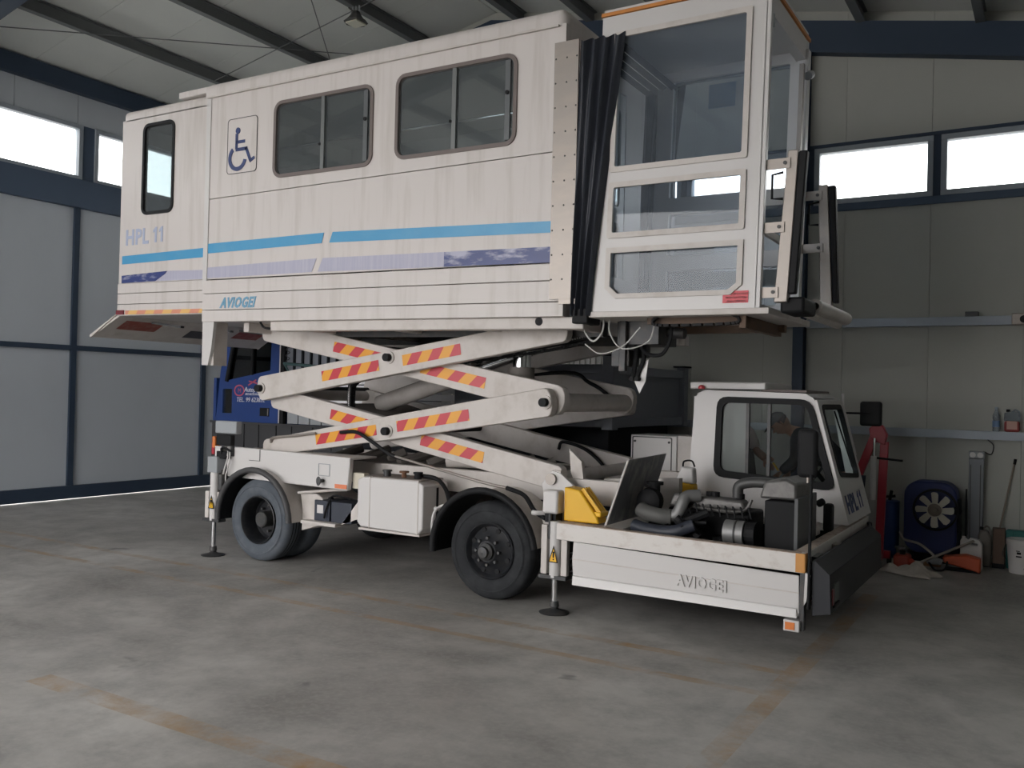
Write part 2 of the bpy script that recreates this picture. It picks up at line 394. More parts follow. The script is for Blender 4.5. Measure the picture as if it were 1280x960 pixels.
st(MB().box(XL, XR, YB-.035, YB+.06, 4.10, 4.19).build('trim_%d' % tn, FRG, bevel=.005)); tn += 1
st(MB().box(XL, XR, YB-.035, YB+.06, 4.90, 4.94).build('trim_%d' % tn, FRB)); tn += 1
mu = MB()
prev = [(-12.8, -11.9), (-10.48, -10.4), (-8.98, -8.9), (-7.5, -7.2), (-5.78, -5.7), (-4.33, -4.25), (-2.84, -2.60), (-1.25, -1.17), (.25, .33), (1.75, 2.4), (3.8, 3.88), (5.3, 6.2)]
for a, b in prev: mu.box(a, b, YB-.02, YB+.06, 4.19, 4.90)
st(mu.build('trim_%d' % tn, FRB)); tn += 1
# galvanised rails on back wall
for z0, z1 in ((2.67, 2.77), (1.385, 1.48)):
    m_ = MB()
    for a, b in ((-2.64, XR), (-4.8, -2.80)):
        m_.box(a, b, YB-.11, YB, z0, z0+.012); m_.box(a, b, YB-.11, YB, z1-.012, z1); m_.box(a, b, YB-.11, YB-.098, z0+.012, z1-.012)
    st(m_.build('trim_%d' % tn, GALV)); tn += 1
# --- left wall
lw = MB().box(XL-.14, XL-.08, YF, YB+.1, .3, 4.80); lw.box(XL-.14, XL-.08, YF, YB+.1, 5.72, zr(XL)+.1)
wall_l = st(lw.build('wall_left', PURL))
y = YF
while y < YB:
    y1 = min(y+.98, YB); MB().box(XL-.08, XL-.01, y+.004, y1-.004, 5.72, zr(XL)).build('wall_panel', PANL, wall_l); y += .98
for a, b in ((10.52, 12), (8.42, 10.44), (6.20, 8.22), (4.0, 6.12), (1.8, 3.92), (-.4, 1.72), (-2.6, -.48)):
    if a < YB: window(wi, a, min(b, YB), 4.87, 5.72, XL, 'x'); wi += 1
m_ = MB()
for y in (8.32, 6.16, 3.96, 1.76, -.44, -2.64): m_.box(XL-.08, XL+.0, y-.10, y+.10, 4.87, 5.72)
m_.box(XL-.08, XL, 10.42, 10.54, 4.87, 5.72); m_.box(XL-.08, XL, YF, -2.6, 4.87, 5.72)
st(m_.build('trim_%d' % tn, FRG)); tn += 1
st(MB().box(XL-.08, XL+.12, YF, YB, 6.17, 6.44).build('trim_%d' % tn, FRB, bevel=.005)); tn += 1
st(MB().box(XL-.08, XL+.10, YF, YB, 4.44, 4.87).build('trim_%d' % tn, FRG, bevel=.005)); tn += 1
# sliding door leaves, frame + panels
dn = 3; ys = [-4.06, -1.62, .84, 3.28, 5.72, 8.16, 10.60, 11.41]
door = MB()
for y in ys[:-1]: door.box(XL-.03, XL+.03, y-.045, y+.045, .20, 4.44)
door.box(XL-.03, XL+.035, ys[0], ys[-1], 2.27, 2.345); door.box(XL-.03, XL+.06, ys[0], ys[-1], .016, .21)
dl = st(door.build('door_1', FRB))
for a, b in zip(ys[:-1], ys[1:]):
    for z0, z1 in ((.21, 2.27), (2.345, 4.44)): MB().box(XL-.05, XL-.01, a+.046, b-.046, z0, z1).build('door_panel', PANL, dl)
# --- right wall, front wall with wide hangar opening
rw = st(MB().box(XR+.02, XR+.12, YF, YB+.1, 0, zr(XR)+.1).build('wall_right', PURL)); y = YF
while y < YB:
    y1 = min(y+1, YB); MB().box(XR-.03, XR+.03, y+.004, y1-.004, 0, zr(XR)).build('wall_panel', PANB, rw); y += 1
OX0, OX1, OZ = -12.6, -3.0, 5.9
fw = MB().box(OX1, XR+.1, YF-.12, YF-.04, 0, OZ); fw.box(XL-.1, OX0, YF-.12, YF-.04, 0, OZ)
fw.prism([(XL, OZ), (XR, OZ), (XR, zr(XR)+.1), (RX, zr(RX)+.1), (XL, zr(XL)+.1)], 'y', YF-.12, YF-.04)
fwo = st(fw.build('wall_front', PANB))
# roof bracing cables
def rod(a, b, r=.008):
    global tn
    st(MB().cyl(a, b, r, n=6).build('trim_%d' % tn, PURL)); tn += 1
rod((-11.89, 6.43, 6.42), (-8.75, 11.3, 7.06)); rod((-11.3, 9.42, 6.54), (-8.0, 9.50, 7.22)); rod((-7.75, 7.42, 7.26), (-10.38, 11.3, 6.73))

# ================================================================== LIFT TRUCK
LT = thing('lift_truck', 'white scissor-lift passenger truck with blue stripes and raised cabin in mid hall', 'truck', (-5.0, 7.65, 0))
def tcf(x, y, z): return (x, y, z+2.457-.011*(x+7.755))       # sagging cabin frame, z from its underside
CX0, CX1, CY0, CY1 = -7.755, -3.45, 6.40, 8.90
w1 = rr(-6.74, -5.49, 1.455, 2.185, .085); w2 = rr(-5.18, -3.925, 1.475, 2.215, .085)
def inset(x0, x1, z0, z1, d, r): return rr(x0+d, x1-d, z0+d, z1-d, max(r-d, .01))
cab = MB(tcf)
# near wall upper panel, seam, lower body
cab.side([(CX0, 1.305), (CX1, 1.36), (CX1, 2.40), (CX0, 2.40)], [w1, w2], CY0+.02, .04)
cab.side([(CX0, .45), (CX1, .45), (CX1, 1.352), (CX0, 1.297)], [], CY0+.021, .038)
cab.side([(CX0, .02), (CX1, .02), (CX1, 2.40), (CX0, 2.40)], [w1, w2, rr(-6.9, -6.0, 1.455, 2.185, .08)], CY1-.02, .04)
cab.box(CX0, CX1+.03, CY0+.05, CY1, 0, .05)
# roof with rounded rim
bm = bmesh.new(); bmesh.ops.create_cube(bm, size=1)
for v in bm.verts: v.co = ((CX0-.03 if v.co.x < 0 else CX1), (CY0-.012 if v.co.y < 0 else CY1+.012), (2.385 if v.co.z < 0 else 2.545))
bmesh.ops.bevel(bm, geom=[e for e in bm.edges if max(v.co.z for v in e.verts) > 2.5 and (min(v.co.z for v in e.verts) > 2.5 or e.verts[0].co.x > -4)], offset=.085, segments=5, profile=.5, affect='EDGES')
bm.verts.index_update(); cab.add([tuple(v.co) for v in bm.verts], [tuple(v.index for v in f.verts) for f in bm.faces]); bm.free()
# front bulkhead with doorway
cab.front([(CY0+.041, .02), (CY1-.041, .02), (CY1-.041, 2.384), (CY0+.041, 2.384)], [[(6.72, .08), (7.62, .08), (7.62, 2.16), (6.72, 2.16)]], CX1-.02, .04)
# rear bulkhead with doorway
cab.front([(CY0+.041, .02), (CY1-.041, .02), (CY1-.041, 2.384), (CY0+.041, 2.384)], [rr(6.75, 7.05, .9, 2.0, .07), rr(7.2, 8.1, .1, 2.1, .05), rr(8.2, 8.5, .9, 2.0, .07)], CX0+.03, .04)
cabin = cab.build('cabin_body', WH, LT, smooth=35)
# lower skirt planks (three profiles with gaps)
for a, b in ((0, .118), (.124, .292), (.298, .436)):
    MB(tcf).box(CX0, CX1+.035, CY0-.015, CY0+.04, a, b).build('skirt_plank', WH, cabin, bevel=.004)
MB(tcf).box(CX1+.001, CX1+.035, CY0+.04, CY1, 0, .436).build('front_skirt', WH, cabin, bevel=.004)
MB(tcf).box(CX0-.012, CX0+.055, CY0-.012, CY0+.03, .3, 2.40).build('corner_post', WHC, cabin, bevel=.004)
MB(tcf).box(CX0+.01, CX1-.06, CY0-.03, CY0-.008, 2.375, 2.392).build('rain_gutter', WH2, cabin)
# interior lining
li = MB(tcf); li.box(CX0+.06, CX1-.05, CY0+.06, CY1-.06, 2.36, 2.39); li.box(CX0+.06, CX1-.05, CY0+.06, CY1-.06, .05, .07)
li.box(CX0+.06, CX1-.05, CY1-.30, CY1-.06, 2.15, 2.36)
li.build('interior_lining', DARKIN, cabin)
MB(tcf).cyl((CX0+.1, 7.1, 1.98), (CX1-.1, 7.1, 1.98), .012).build('handrail', CHR, cabin)
MB(tcf).cyl((CX0+.1, 8.5, 2.02), (CX1-.1, 8.5, 2.02), .012).build('handrail', CHR, cabin)
for x in (-7.0, -6.2, -5.2, -4.4):
    s_ = MB(tcf); s_.box(x-.22, x+.22, 8.35, 8.82, .5, .58); s_.box(x-.22, x-.16, 8.35, 8.82, .58, 1.05); s_.box(x-.18, x+.18, 8.45, 8.75, .07, .5); s_.build('bench_seat', GREYP, cabin, bevel=.02)
def vehicle_window(x0, x1, z0, z1, r, y, par, T, slide=None, outer=MET, near=True, gm=GLS):
    fr = MB(T); fr.side(inset(x0, x1, z0, z1, -.022, r), [inset(x0, x1, z0, z1, .012, r)], y, .05)
    f = fr.build('window_frame', outer, par, smooth=35)
    MB(T).side(inset(x0, x1, z0, z1, .008, r), [], y+.005, .008).build('glass', gm, f)
    if slide:
        MB(T).box(slide-.022, slide+.022, y-.02, y+.03, z0+.01, z1-.01).build('sash_rail', mat('sash_grey', (.17, .18, .18), .4, .4), f)
        MB(T).cyl((x1-.075, y-.028, z0+.45*(z1-z0)+.1), (x1-.075, y+.0, z0+.45*(z1-z0)+.1), .018).build('latch', BLK, f)
        MB(T).cyl((slide-.03, y-.028, z0+.35*(z1-z0)), (slide-.03, y+.0, z0+.35*(z1-z0)), .014).build('latch', BLK, f)
        MB(T).box(x1-.10, x1-.05, y-.014, y+.002, z0+.03, z1-.03).build('stile', mat('stile_grey', (.12, .13, .135), .4, .3), f)
WFR = mat('window_rubber', (.16, .13, .12), .5)
vehicle_window(-6.74, -5.49, 1.455, 2.185, .085, CY0+.01, cabin, tcf, -6.10, WFR)
vehicle_window(-5.18, -3.925, 1.475, 2.215, .085, CY0+.01, cabin, tcf, -4.55, WFR)
for a, b in ((-6.74, -5.49), (-5.18, -3.925)): vehicle_window(a, b, 1.455, 2.185, .085, CY1-.02, cabin, tcf, None, WFR)
# front double doors with rounded lights
for a, b in ((6.73, 7.16), (7.18, 7.61)):
    d_ = MB(tcf); d_.front([(a, .09), (b, .09), (b, 2.15), (a, 2.15)], [rr(a+.09, b-.09, .35, .95, .06), rr(a+.09, b-.09, 1.1, 2.0, .06)], CX1-.02, .03)
    dd = d_.build('cabin_door', mat('door_aluminium', (.45, .46, .46), .45, .3), cabin, smooth=35)
    for z0, z1 in ((.35, .95), (1.1, 2.0)):
        MB(tcf).front(rr(a+.085, b-.085, z0-.005, z1+.005, .06), [], CX1-.02, .008).build('glass', GLS, dd)
    MB(tcf).box(b-.03 if a < 7 else a, b if a < 7 else a+.03, 0, 0, 0, 0) if False else None
# wheelchair sign
sg = MB(tcf).side(rr(-7.44, -7.00, 1.535, 2.112, .04), [rr(-7.434, -7.006, 1.541, 2.106, .036)], CY0-.004, .006).build('sign_border', MET, cabin)
MB(tcf).side(rr(-7.434, -7.006, 1.541, 2.106, .036), [], CY0-.002, .004).build('sign_plate', WH, cabin)
wc = MB(tcf)
def sgp(u, v): return (-7.44+.44*u, 1.535+.577*v)
y_ = CY0-.008
def bar(a, b, wd):
    a = Vector(sgp(*a)); b = Vector(sgp(*b)); wc.beam((a.x, y_, a.y), (b.x, y_, b.y), .006, wd)
hx, hz = sgp(.36, .77); wc.cyl((hx, y_+.003, hz), (hx, y_-.003, hz), .033, n=20)
bar((.32, .72), (.32, .44), .032); bar((.30, .565), (.60, .565), .032); bar((.30, .43), (.68, .43), .034); bar((.64, .45), (.80, .20), .034); bar((.77, .19), (.93, .25), .03)
arc = []
for i in range(25):
    a = math.radians(128+i*(348-128)/24); arc.append((math.cos(a), math.sin(a)))
cx, cz = sgp(.34, .28); ro, ri = .136, .094
cx += .01
pts = [(cx+ro*a, cz+ro*b*1.0) for a, b in arc]+[(cx+ri*a, cz+ri*b) for a, b in reversed(arc)]
wc.side(pts, [], y_, .006); wc.build('wheelchair_symbol', NAVYT, cabin)
# stripes on main body
def quad(pts, y, th=.003, T=tcf):
    return MB(T).prism(pts, 'y', y, y-th)
YS = CY0-.0005
quad([(-7.70, .725), (-6.08, .745), (-6.10+.05, .845), (-7.70, .828)], YS).build('light_blue_stripe', SKY, cabin)
quad([(-5.98, .745), (-3.52, .69), (-3.52, .785), (-5.94, .845)], YS).build('light_blue_stripe', SKY, cabin)
quad([(-7.70, .462), (-6.20, .470), (-6.14, .60), (-7.70, .575)], YS).build('dark_blue_stripe', NAVYF, cabin)
quad([(-6.12, .470), (-4.62, .455), (-4.62, .585), (-6.06, .60)], YS).build('dark_blue_stripe', NAVYF, cabin)
quad([(-4.62, .455), (-3.52, .445), (-3.52, .575), (-4.62, .585)], YS).build('dark_blue_stripe', NAVY, cabin)
MB(tcf).text('AVIOGEI', .145, lambda a, b, c: (-7.47+a*.83, CY0-.017-c, .145+b), th=.006, shear=.35, offset=.006, space=1.12).build('lettering', BLUET, cabin)
# steel flashing beside bellows
pl_ = MB(tcf).box(-3.535, -3.315, CY0-.035, CY0-.018, .14, 2.235).build('steel_flashing', ALU, cabin)
rv = MB(tcf)
for z in [.3+.2*i for i in range(10)]:
    for x in (-3.52, -3.42, -3.33): rv.ball((x, CY0-.036, z), .008, .006, .008, 6, 4)
rv.build('rivets', MET, cabin); rv_ = [o for o in cabin.children if o.name.startswith('rivets')][0]; rv_['kind'] = 'stuff'
MB(tcf).box(-3.45, -3.30, CY0-.03, CY0+.3, .10, .14).build('flashing_foot', ALU, cabin)
# underframe
uf = MB(tcf); uf.box(-6.78, -3.25, 6.43, 6.55, -.10, 0); uf.box(-7.3, -3.25, 8.75, 8.87, -.10, 0)
for x in (-7.3, -6.4, -5.3, -4.3, -3.4): uf.box(x, x+.08, 6.55, 8.75, -.10, 0)
UF = uf.build('underframe', WH2, LT, bevel=.01)
MB(tcf).cyl((-3.66, 6.425, -.035), (-3.66, 6.5, -.035), .035).build('lug', BLK, UF)
uf2 = MB(tcf); uf2.box(-7.2, -3.3, 6.9, 7.0, -.13, -.005); uf2.box(-7.2, -3.3, 8.3, 8.4, -.13, -.005)
uf2.box(-7.2, -3.4, 7.0, 8.3, -.02, -.002)
uf2.build('scissor_track', MET, UF)
MB(tcf).prism([(-7.755, 0), (-7.58, 0), (-7.61, -.28), (-7.66, -.46), (-7.755, -.46)], 'y', 6.40, 6.44).build('hanging_bracket', WHC, UF)
MB(tcf).box(-7.68, -7.62, 6.44, 6.62, -.46, 0).build('hanging_bracket', WH2, UF)
q = MB(tcf); q.tube([(-7.0, 6.5, 0), (-6.95, 6.52, -.06), (-6.8, 6.55, -.06), (-6.75, 6.5, 0)], .012); q.build('hose', BLK, UF)
def hpl(f, size, mt, par, sx):
    m_ = MB(); m_.text('HPL', size, lambda a, b, c: f(a*sx, b, c), th=.003, offset=.007, space=1.08)
    h = size*.70; w0 = size*1.92*sx+size*.24
    for k_ in (0, 1):
        x = w0+k_*size*.42*sx/.93
        v, fa = flatplate([(x+.30*h*.5, 0), (x+.30*h*.5+.20*h, 0), (x+.30*h*.5+.20*h, h), (x+.30*h*.5+.06*h, h), (x-.02*h, .80*h), (x-.02*h, .64*h), (x+.30*h*.5, .74*h)], [], .003)
        m_.add([f(*p) for p in v], fa)
    m_.T = None
    return m_
# ---- rear module
RX0, RX1 = -9.275, -7.76; RY0, RY1 = 6.45, 8.85
rwn = rr(-8.87, -8.37, 1.245, 2.235, .07)
rm = MB(tcf); rm.side([(RX0, .46), (RX1, .46), (RX1, 2.34), (RX0, 2.34)], [rwn], RY0+.02, .04)
rm.side([(RX0, .10), (RX1, .10), (RX1, 2.34), (RX0, 2.34)], [rwn], RY1-.02, .04)
rm.front([(RY0+.04, .10), (RY1-.04, .10), (RY1-.04, 2.34), (RY0+.04, 2.34)], [rr(6.62, 7.55, .95, 2.15, .07), rr(7.75, 8.68, .95, 2.15, .07)], RX0+.02, .04)
rm.box(RX0, RX1, RY0, RY1, .09, .14)
bm = bmesh.new(); bmesh.ops.create_cube(bm, size=1)
for v in bm.verts: v.co = ((RX0 if v.co.x < 0 else RX1-.02), (RY0 if v.co.y < 0 else RY1), (2.33 if v.co.z < 0 else 2.455))
bmesh.ops.bevel(bm, geom=[e for e in bm.edges if (max(v.co.z for v in e.verts) > 2.4 and min(v.co.z for v in e.verts) > 2.4) or max(v.co.x for v in e.verts) < -9], offset=.06, segments=4, profile=.5, affect='EDGES')
bm.verts.index_update(); rm.add([tuple(v.co) for v in bm.verts], [tuple(v.index for v in f.verts) for f in bm.faces]); bm.free()
RM = rm.build('rear_module', WH, LT, smooth=35)
for a, b in ((.10, .215), (.221, .338), (.344, .455)): MB(tcf).box(RX0, RX1, RY0-.012, RY0+.04, a, b).build('skirt_plank', WH, RM, bevel=.003)
vehicle_window(-8.87, -8.37, 1.245, 2.235, .07, RY0+.01, RM, tcf, None, BLK)
vehicle_window(-8.87, -8.37, 1.245, 2.235, .07, RY1-.02, RM, tcf, None, BLK)
for a, b in ((6.62, 7.55), (7.75, 8.68)): MB(tcf).front(rr(a-.01, b+.01, .94, 2.16, .07), [], RX0+.02, .008).build('glass', GLS, RM)
hpl(lambda a, b, c: tcf(-9.17+a, RY0-.003-c, .90+b+.01*a), .245, LETF, RM, .93).build('lettering', LETF, RM)
quad([(-9.22, .68), (-7.79, .70), (-7.79, .80), (-9.22, .775)], RY0-.0005).build('light_blue_stripe', SKY, RM)
quad([(-9.22, .463), (-8.62, .468), (-8.45, .545), (-8.42, .575), (-9.22, .55)], RY0-.0005).build('dark_blue_stripe', NAVY, RM)
quad([(-8.61, .468), (-7.79, .465), (-7.79, .562), (-8.41, .575), (-8.44, .545)], RY0-.0005).build('dark_blue_stripe', NAVYF, RM)
MB(tcf).prism([(-9.12, .10), (-7.80, .10), (-7.80, .145), (-9.12, .145)], 'y', RY0-.013, RY0-.017).build('warning_strip', CHVF, RM, uv=lambda v: (v.x, v.z))
MB(tcf).box(-9.27, -9.14, RY0-.03, RY0-.01, .10, .15).build('marker_lamp', mat('dark_red_lens', (.18, .03, .04), .3), RM)
MB(tcf).box(-8.28, -7.72, 6.43, 8.8, 2.46, 2.53).build('roof_lip', WH, RM, bevel=.01)
for z in (.35, .9, 1.0, 1.3): MB(tcf).box(RX0-.02, RX0, 6.5, 6.54, z, z+.06).build('hinge', MET, RM)
# folded tail ramp hanging below rear module
tr = MB(); tr.prism([(-9.31, 2.585), (-9.27, 2.60), (-9.60, 2.42), (-9.79, 2.315), (-9.80, 2.35)], 'y', 6.45, 6.47)
tr.prism([(-9.27, 2.56), (-9.27, 2.59), (-9.79, 2.35), (-9.79, 2.325)], 'y', 6.47, 8.85)
tr.prism([(-9.27, 2.56), (-9.27, 2.59), (-9.79, 2.35), (-9.79, 2.325)], 'y', 8.85, 9.05)
tr.prism([(-9.31, 2.585), (-9.27, 2.60), (-9.79, 2.35), (-9.79, 2.315)], 'y', 9.05, 9.07)
TR = tr.build('tail_ramp', WH2, LT)
BRN = mat('faded_reflector', (.30, .07, .05), .5, noise=.5, nscale=(9, 9, 9), ncol=(.40, .30, .26))
def onramp(y0, y1, t0, t1, m_, nm):
    a = Vector((-9.27, 0, 2.56)); b = Vector((-9.79, 0, 2.325)); n_ = Vector((.41, 0, -.9)).normalized()*.004
    p = a.lerp(b, t0)+n_; q_ = a.lerp(b, t1)+n_
    MB().add([(p.x, y0, p.z), (p.x, y1, p.z), (q_.x, y1, q_.z), (q_.x, y0, q_.z)], [(0, 1, 2, 3)]).build(nm, m_, TR)
onramp(6.62, 7.15, .15, .55, BRN, 'reflector'); onramp(8.35, 8.8, .2, .55, BRN, 'reflector'); onramp(7.62, 8.0, .35, .7, mat('dark_plate', (.08, .08, .085), .6), 'inspection_plate')
for y in (6.95, 7.7, 8.3): MB().beam((-9.3, y, 2.52), (-8.9, y+.1, 2.47), .07, .025).build('hinge_arm', MET, TR)
# ---- bellows
def bellow(y, T):
    m_ = MB(T); nf = 4; N = nf*8+1
    rows = []
    for zt in range(15):
        t = zt/14; xa = -3.35+.045*t; xb = -3.165+.255*t**1.15
        z = .0+2.21*t
        rows.append([(xa+(xb-xa)*i/(N-1), y-.030+.028*math.cos(2*PI*i/8)*(.8+.2*math.sin(t*7+i*.1))+.006*math.sin(9*t+i*.5), z+(.02*math.cos(2*PI*i/8) if zt == 14 else 0)) for i in range(N)])
    v = [p for r in rows for p in r]; f = [(j*N+i, j*N+i+1, (j+1)*N+i+1, (j+1)*N+i) for j in range(14) for i in range(N-1)]
    v2 = [(p[0], p[1]+.010, p[2]) for p in v]; k_ = len(v)
    return m_.add(v+v2, f+[tuple(a+k_ for a in reversed(q)) for q in f])
BEL = mat('bellows_rubber', (.030, .034, .045), .42)
bl = bellow(6.39, tcf).build('bellows', BEL, LT, smooth=60)
bellow(7.72, tcf).build('bellows', BEL, LT, smooth=60)
m_ = MB(tcf)
for i in range(4): m_.prism([(-3.30+.09*i, 2.17), (-3.265+.09*i, 2.20), (-3.22+.09*i, 2.17), (-3.265+.09*i, 2.14)], 'y', 6.42, 7.7)
m_.build('bellows_top', BEL, LT)
MB(tcf).box(-3.32, -3.18, 6.36, 6.6, -.06, .06).build('bellows_clamp', BLK, LT, bevel=.01)
# ---- boarding platform
PX0, PX1, PY0, PY1 = -3.145, -1.83, 6.40, 7.64
def tpf(x, y, z): return (x+.02*(z-1.1), y, z+2.44-.004*(x+3.1))
wins = [(-3.0, -1.965, 1.125, 2.17), (-3.0, -1.965, .605, .985), (-3.0, -1.965, .14, .47)]
LB = [(-3.0, .47), (-1.965, .47), (-1.965, .18), (-2.03, .125), (-2.93, .125), (-3.0, .19)]
pf = MB(tpf)
for y in (PY0+.03, PY1-.03):
    pf.side([(PX0, 0), (PX1, 0), (PX1, 2.34), (PX0, 2.34)], [rr(*wins[0], .01, 1), rr(*wins[1], .01, 1), LB], y, .06)
pf.box(PX0+.002, PX1-.002, PY0+.061, PY1-.061, 2.26, 2.338); pf.box(PX0, PX1, PY0+.06, PY1-.06, -.01, .04)
pf.box(PX1-.08, PX1-.001, PY0+.061, PY1-.061, 2.17, 2.259)
PF = pf.build('boarding_platform', WHC, LT)
MB(tpf).box(PX0-.04, PX1+.10, PY0-.015, PY1, -.045, -.0).build('sill', WH2, PF, bevel=.005)
MB(tpf).box(PX0-.01, PX1+.012, PY0-.012, PY1+.01, 2.345, 2.372).build('roof_edge', ORNG, PF)
MB(tpf).box(PX0, PX1, PY0+.03, PY1-.03, 2.36, 2.41).build('roof_panel', WHC, PF)
for y, s_ in ((PY0, -1), (PY1, 1)):
    for i, (a, b, c, d) in enumerate(wins):
        yy = y+.03*-s_
        tr_ = MB(tpf)
        if i < 2: tr_.side(rr(a-.03, b+.03, c-.03, d+.03, .01, 1), [rr(a+.012, b-.012, c+.012, d-.012, .01, 1)], y+s_*.006, .02)
        else: tr_.side([(a-.03, .50), (b+.03, .50), (b+.03, .17), (-2.02, .10), (-2.94, .10), (a-.03, .18)], [[(a+.012, .458), (b-.012, .458), (b-.012, .185), (-2.04, .137), (-2.92, .137), (a+.012, .195)]], y+s_*.006, .02)
        t_ = tr_.build('window_trim', WH2, PF, bevel=.003)
        MB(tpf).box(a+.0, b-.0, yy-.004, yy+.004, c-.0, d+.0).build('glass', GLP, t_)
# front posts & frame of open front
MB(tpf).box(PX1-.07, PX1+.02, PY1-.09, PY1, 0, 2.26).build('door_post', WHC, PF)
MB(tpf).box(PX1-.01, PX1+.03, PY0, PY0+.05, 0, 2.34).build('door_post', WHC, PF, bevel=.004)
MB(tpf).box(PX1-.02, PX1+.015, 7.43, 7.48, .9, 2.1).build('inner_rail', ALU, PF)
for z in (1.1, 1.35, 1.6, 1.85): pass
MB(tpf).cyl((PX1+.03, PY1-.12, 2.02), (PX1+.03, PY1-.03, 2.06), .035).build('floodlight', GREYP, PF)
MB(tpf).box(PX1-.02, PX1+.03, PY0+.05, PY0+.09, 2.05, 2.14).build('lamp_box', GREYP, PF)
# cross bars seen at front
for z in (.56, .98, 1.08): MB(tpf).box(PX1-.03, PX1, PY0+.06, PY1-.1, z, z+.05).build('cross_bar', WH2, PF) if z < .6 else None
lb = MB(tpf).box(-2.075, -1.885, PY0-.004, PY0-.0005, .04, .128).build('load_label', REDP, PF)
lt = MB(tpf)
for i, s_ in enumerate(('MAX LOAD CAPACITY', 'FRONT PLATFORM', '200 kg 2 PERSONS')):
    lt.text(s_, .018, lambda a, b, c, i=i: (-2.06+a+.008*i, PY0-.006, .10-.027*i+b), th=.001)
lt.build('lettering', WHC, PF)
MB(tpf).box(-2.66, -2.42, PY1-.075, PY1-.07, 1.88, 2.09).build('notice', mat('dark_notice', (.05, .12, .20), .5), PF)
# two guard posts with rubber edge at front
def guard(y0, xb, xt, z0, z1, yw):
    st_ = MB().prism([(xb, z0), (xb+.095, z0), (xt+.075, z1), (xt, z1)], 'y', y0, y0+.08).build('guard_post', ALU, PF, bevel=.006)
    MB().prism([(xb+.096, z0+.06), (xb+(.15 if y0 < 7 else .14), z0+.06), (xt+.135, z1-.01), (xt+.076, z1-.01)], 'y', y0+.005, y0+.075).build('rubber_buffer', BLK, st_, bevel=.01)
    for t, yy in ((.03, 0), (.46, 0), (.88, 0)):
        z = z0+(z1-z0)*t; x = xb+(xt-xb)*t
        if y0 > 7 and t < .1: continue
        MB().box(x-.14 if y0 < 7 else x-.17, x+.03, y0-.012, y0-.002, z, z+.075).build('hinge_plate', ALU, st_)
        MB().cyl((x-.005, y0-.02, z+.04), (x-.005, y0-.01, z+.04), .014, n=8).build('bolt', MET, st_)
    z = z0+(z1-z0)*.68; x = xb+(xt-xb)*.68
    MB().tube([(x-.0, y0-.01, z), (x-.07, y0-.04, z), (x-.07, y0-.04, z+.17), (x-.0, y0-.01, z+.19)], .010, 6, smooth=False).build('handle', BLK, st_)
guard(6.44, -1.735, -1.655, 2.475, 3.56, 0)
guard(7.60, -1.665, -1.700, 2.52, 3.56, 0)
MB().box(-1.70, -1.53, 6.48, 6.86, 2.40, 2.515).build('buffer_block', BLK, PF, bevel=.02)
q = MB(); q.lathe([(.03, 0), (.055, 0), (.055, 1.15), (.03, 1.15), (.03, 0)], (-1.55, 6.90, 2.485), (0, 1, 0), 20)
q.build('bumper_roll', WH2, PF, smooth=40)
MB().cyl((-1.60, 6.84, 2.43), (-1.60, 8.0, 2.43), .035).build('bumper_rod', WH2, PF)
# under-platform frame, drag chain, cables, slew gear
up_ = MB(); up_.box(-2.75, -1.95, 6.55, 6.62, 2.345, 2.40); up_.box(-3.1, -1.9, 7.4, 7.47, 2.33, 2.40); up_.box(-2.0, -1.95, 6.5, 7.5, 2.30, 2.42)
UP = up_.build('platform_beam', mat('rusty_beam', (.14, .09, .06), .7, noise=.6, nscale=(8, 8, 8), ncol=(.10, .08, .07)), LT)
dc = MB(); pth = smoothpath([(-2.05, 6.5, 2.40), (-2.0, 6.5, 2.37), (-2.06, 6.5, 2.335), (-2.6, 6.5, 2.33), (-2.68, 6.5, 2.36), (-2.64, 6.5, 2.40)], 7)
for a, b in zip(pth[:-1], pth[1:]): dc.beam(a, a.lerp(b, .75), .05, .02)
d_ = dc.build('drag_chain', BLK, UP); d_['kind'] = 'stuff'
gear = MB(); gear.cyl((-3.0, 7.0, 2.10), (-3.0, 7.0, 2.36), .09); gear.box(-3.12, -2.75, 6.8, 7.2, 2.20, 2.40); gear.box(-3.08, -3.02, 6.75, 6.8, 1.98, 2.4); gear.cyl((-2.9, 7.0, 2.32), (-2.60, 7.0, 2.30), .045)
gear.box(-3.16, -3.0, 6.78, 7.0, 2.02, 2.16)
GR = gear.build('slew_gear', MET, LT, bevel=.006)
cb = MB()
cb.tube([(-3.33, 6.6, 2.42), (-3.32, 6.6, 2.30), (-3.24, 6.6, 2.22), (-3.16, 6.6, 2.30), (-3.15, 6.6, 2.42)], .008, 6)
cb.tube([(-3.1, 6.6, 2.42), (-3.1, 6.62, 2.28), (-3.0, 6.65, 2.16), (-2.8, 6.7, 2.22), (-2.74, 6.7, 2.4)], .006, 6)
cb.tube([(-3.34, 6.65, 2.2), (-3.2, 6.65, 2.12), (-3.0, 6.65, 2.18), (-2.85, 6.65, 2.33)], .006, 6)
cb.build('cable', mat('white_cable', (.6, .6, .58), .5), GR)
cb = MB()
cb.tube([(-2.98, 6.85, 2.35), (-2.9, 6.85, 2.15), (-2.75, 6.85, 2.12), (-2.68, 6.85, 2.22), (-2.66, 6.85, 2.34)], .016, 8)
cb.tube([(-2.95, 6.9, 2.3), (-2.85, 6.85, 2.22), (-2.78, 6.85, 2.26), (-2.80, 6.85, 2.34)], .014, 8)
cb.tube([(-2.92, 6.9, 2.25), (-2.90, 6.85, 2.08), (-2.94, 6.85, 1.98), (-2.95, 6.85, 1.92)], .02, 8)
cb.tube([(-2.98, 6.9, 2.25), (-2.97, 6.85, 2.08), (-2.99, 6.85, 1.92)], .022, 8)
cb.build('hydraulic_hose', BLK, GR)
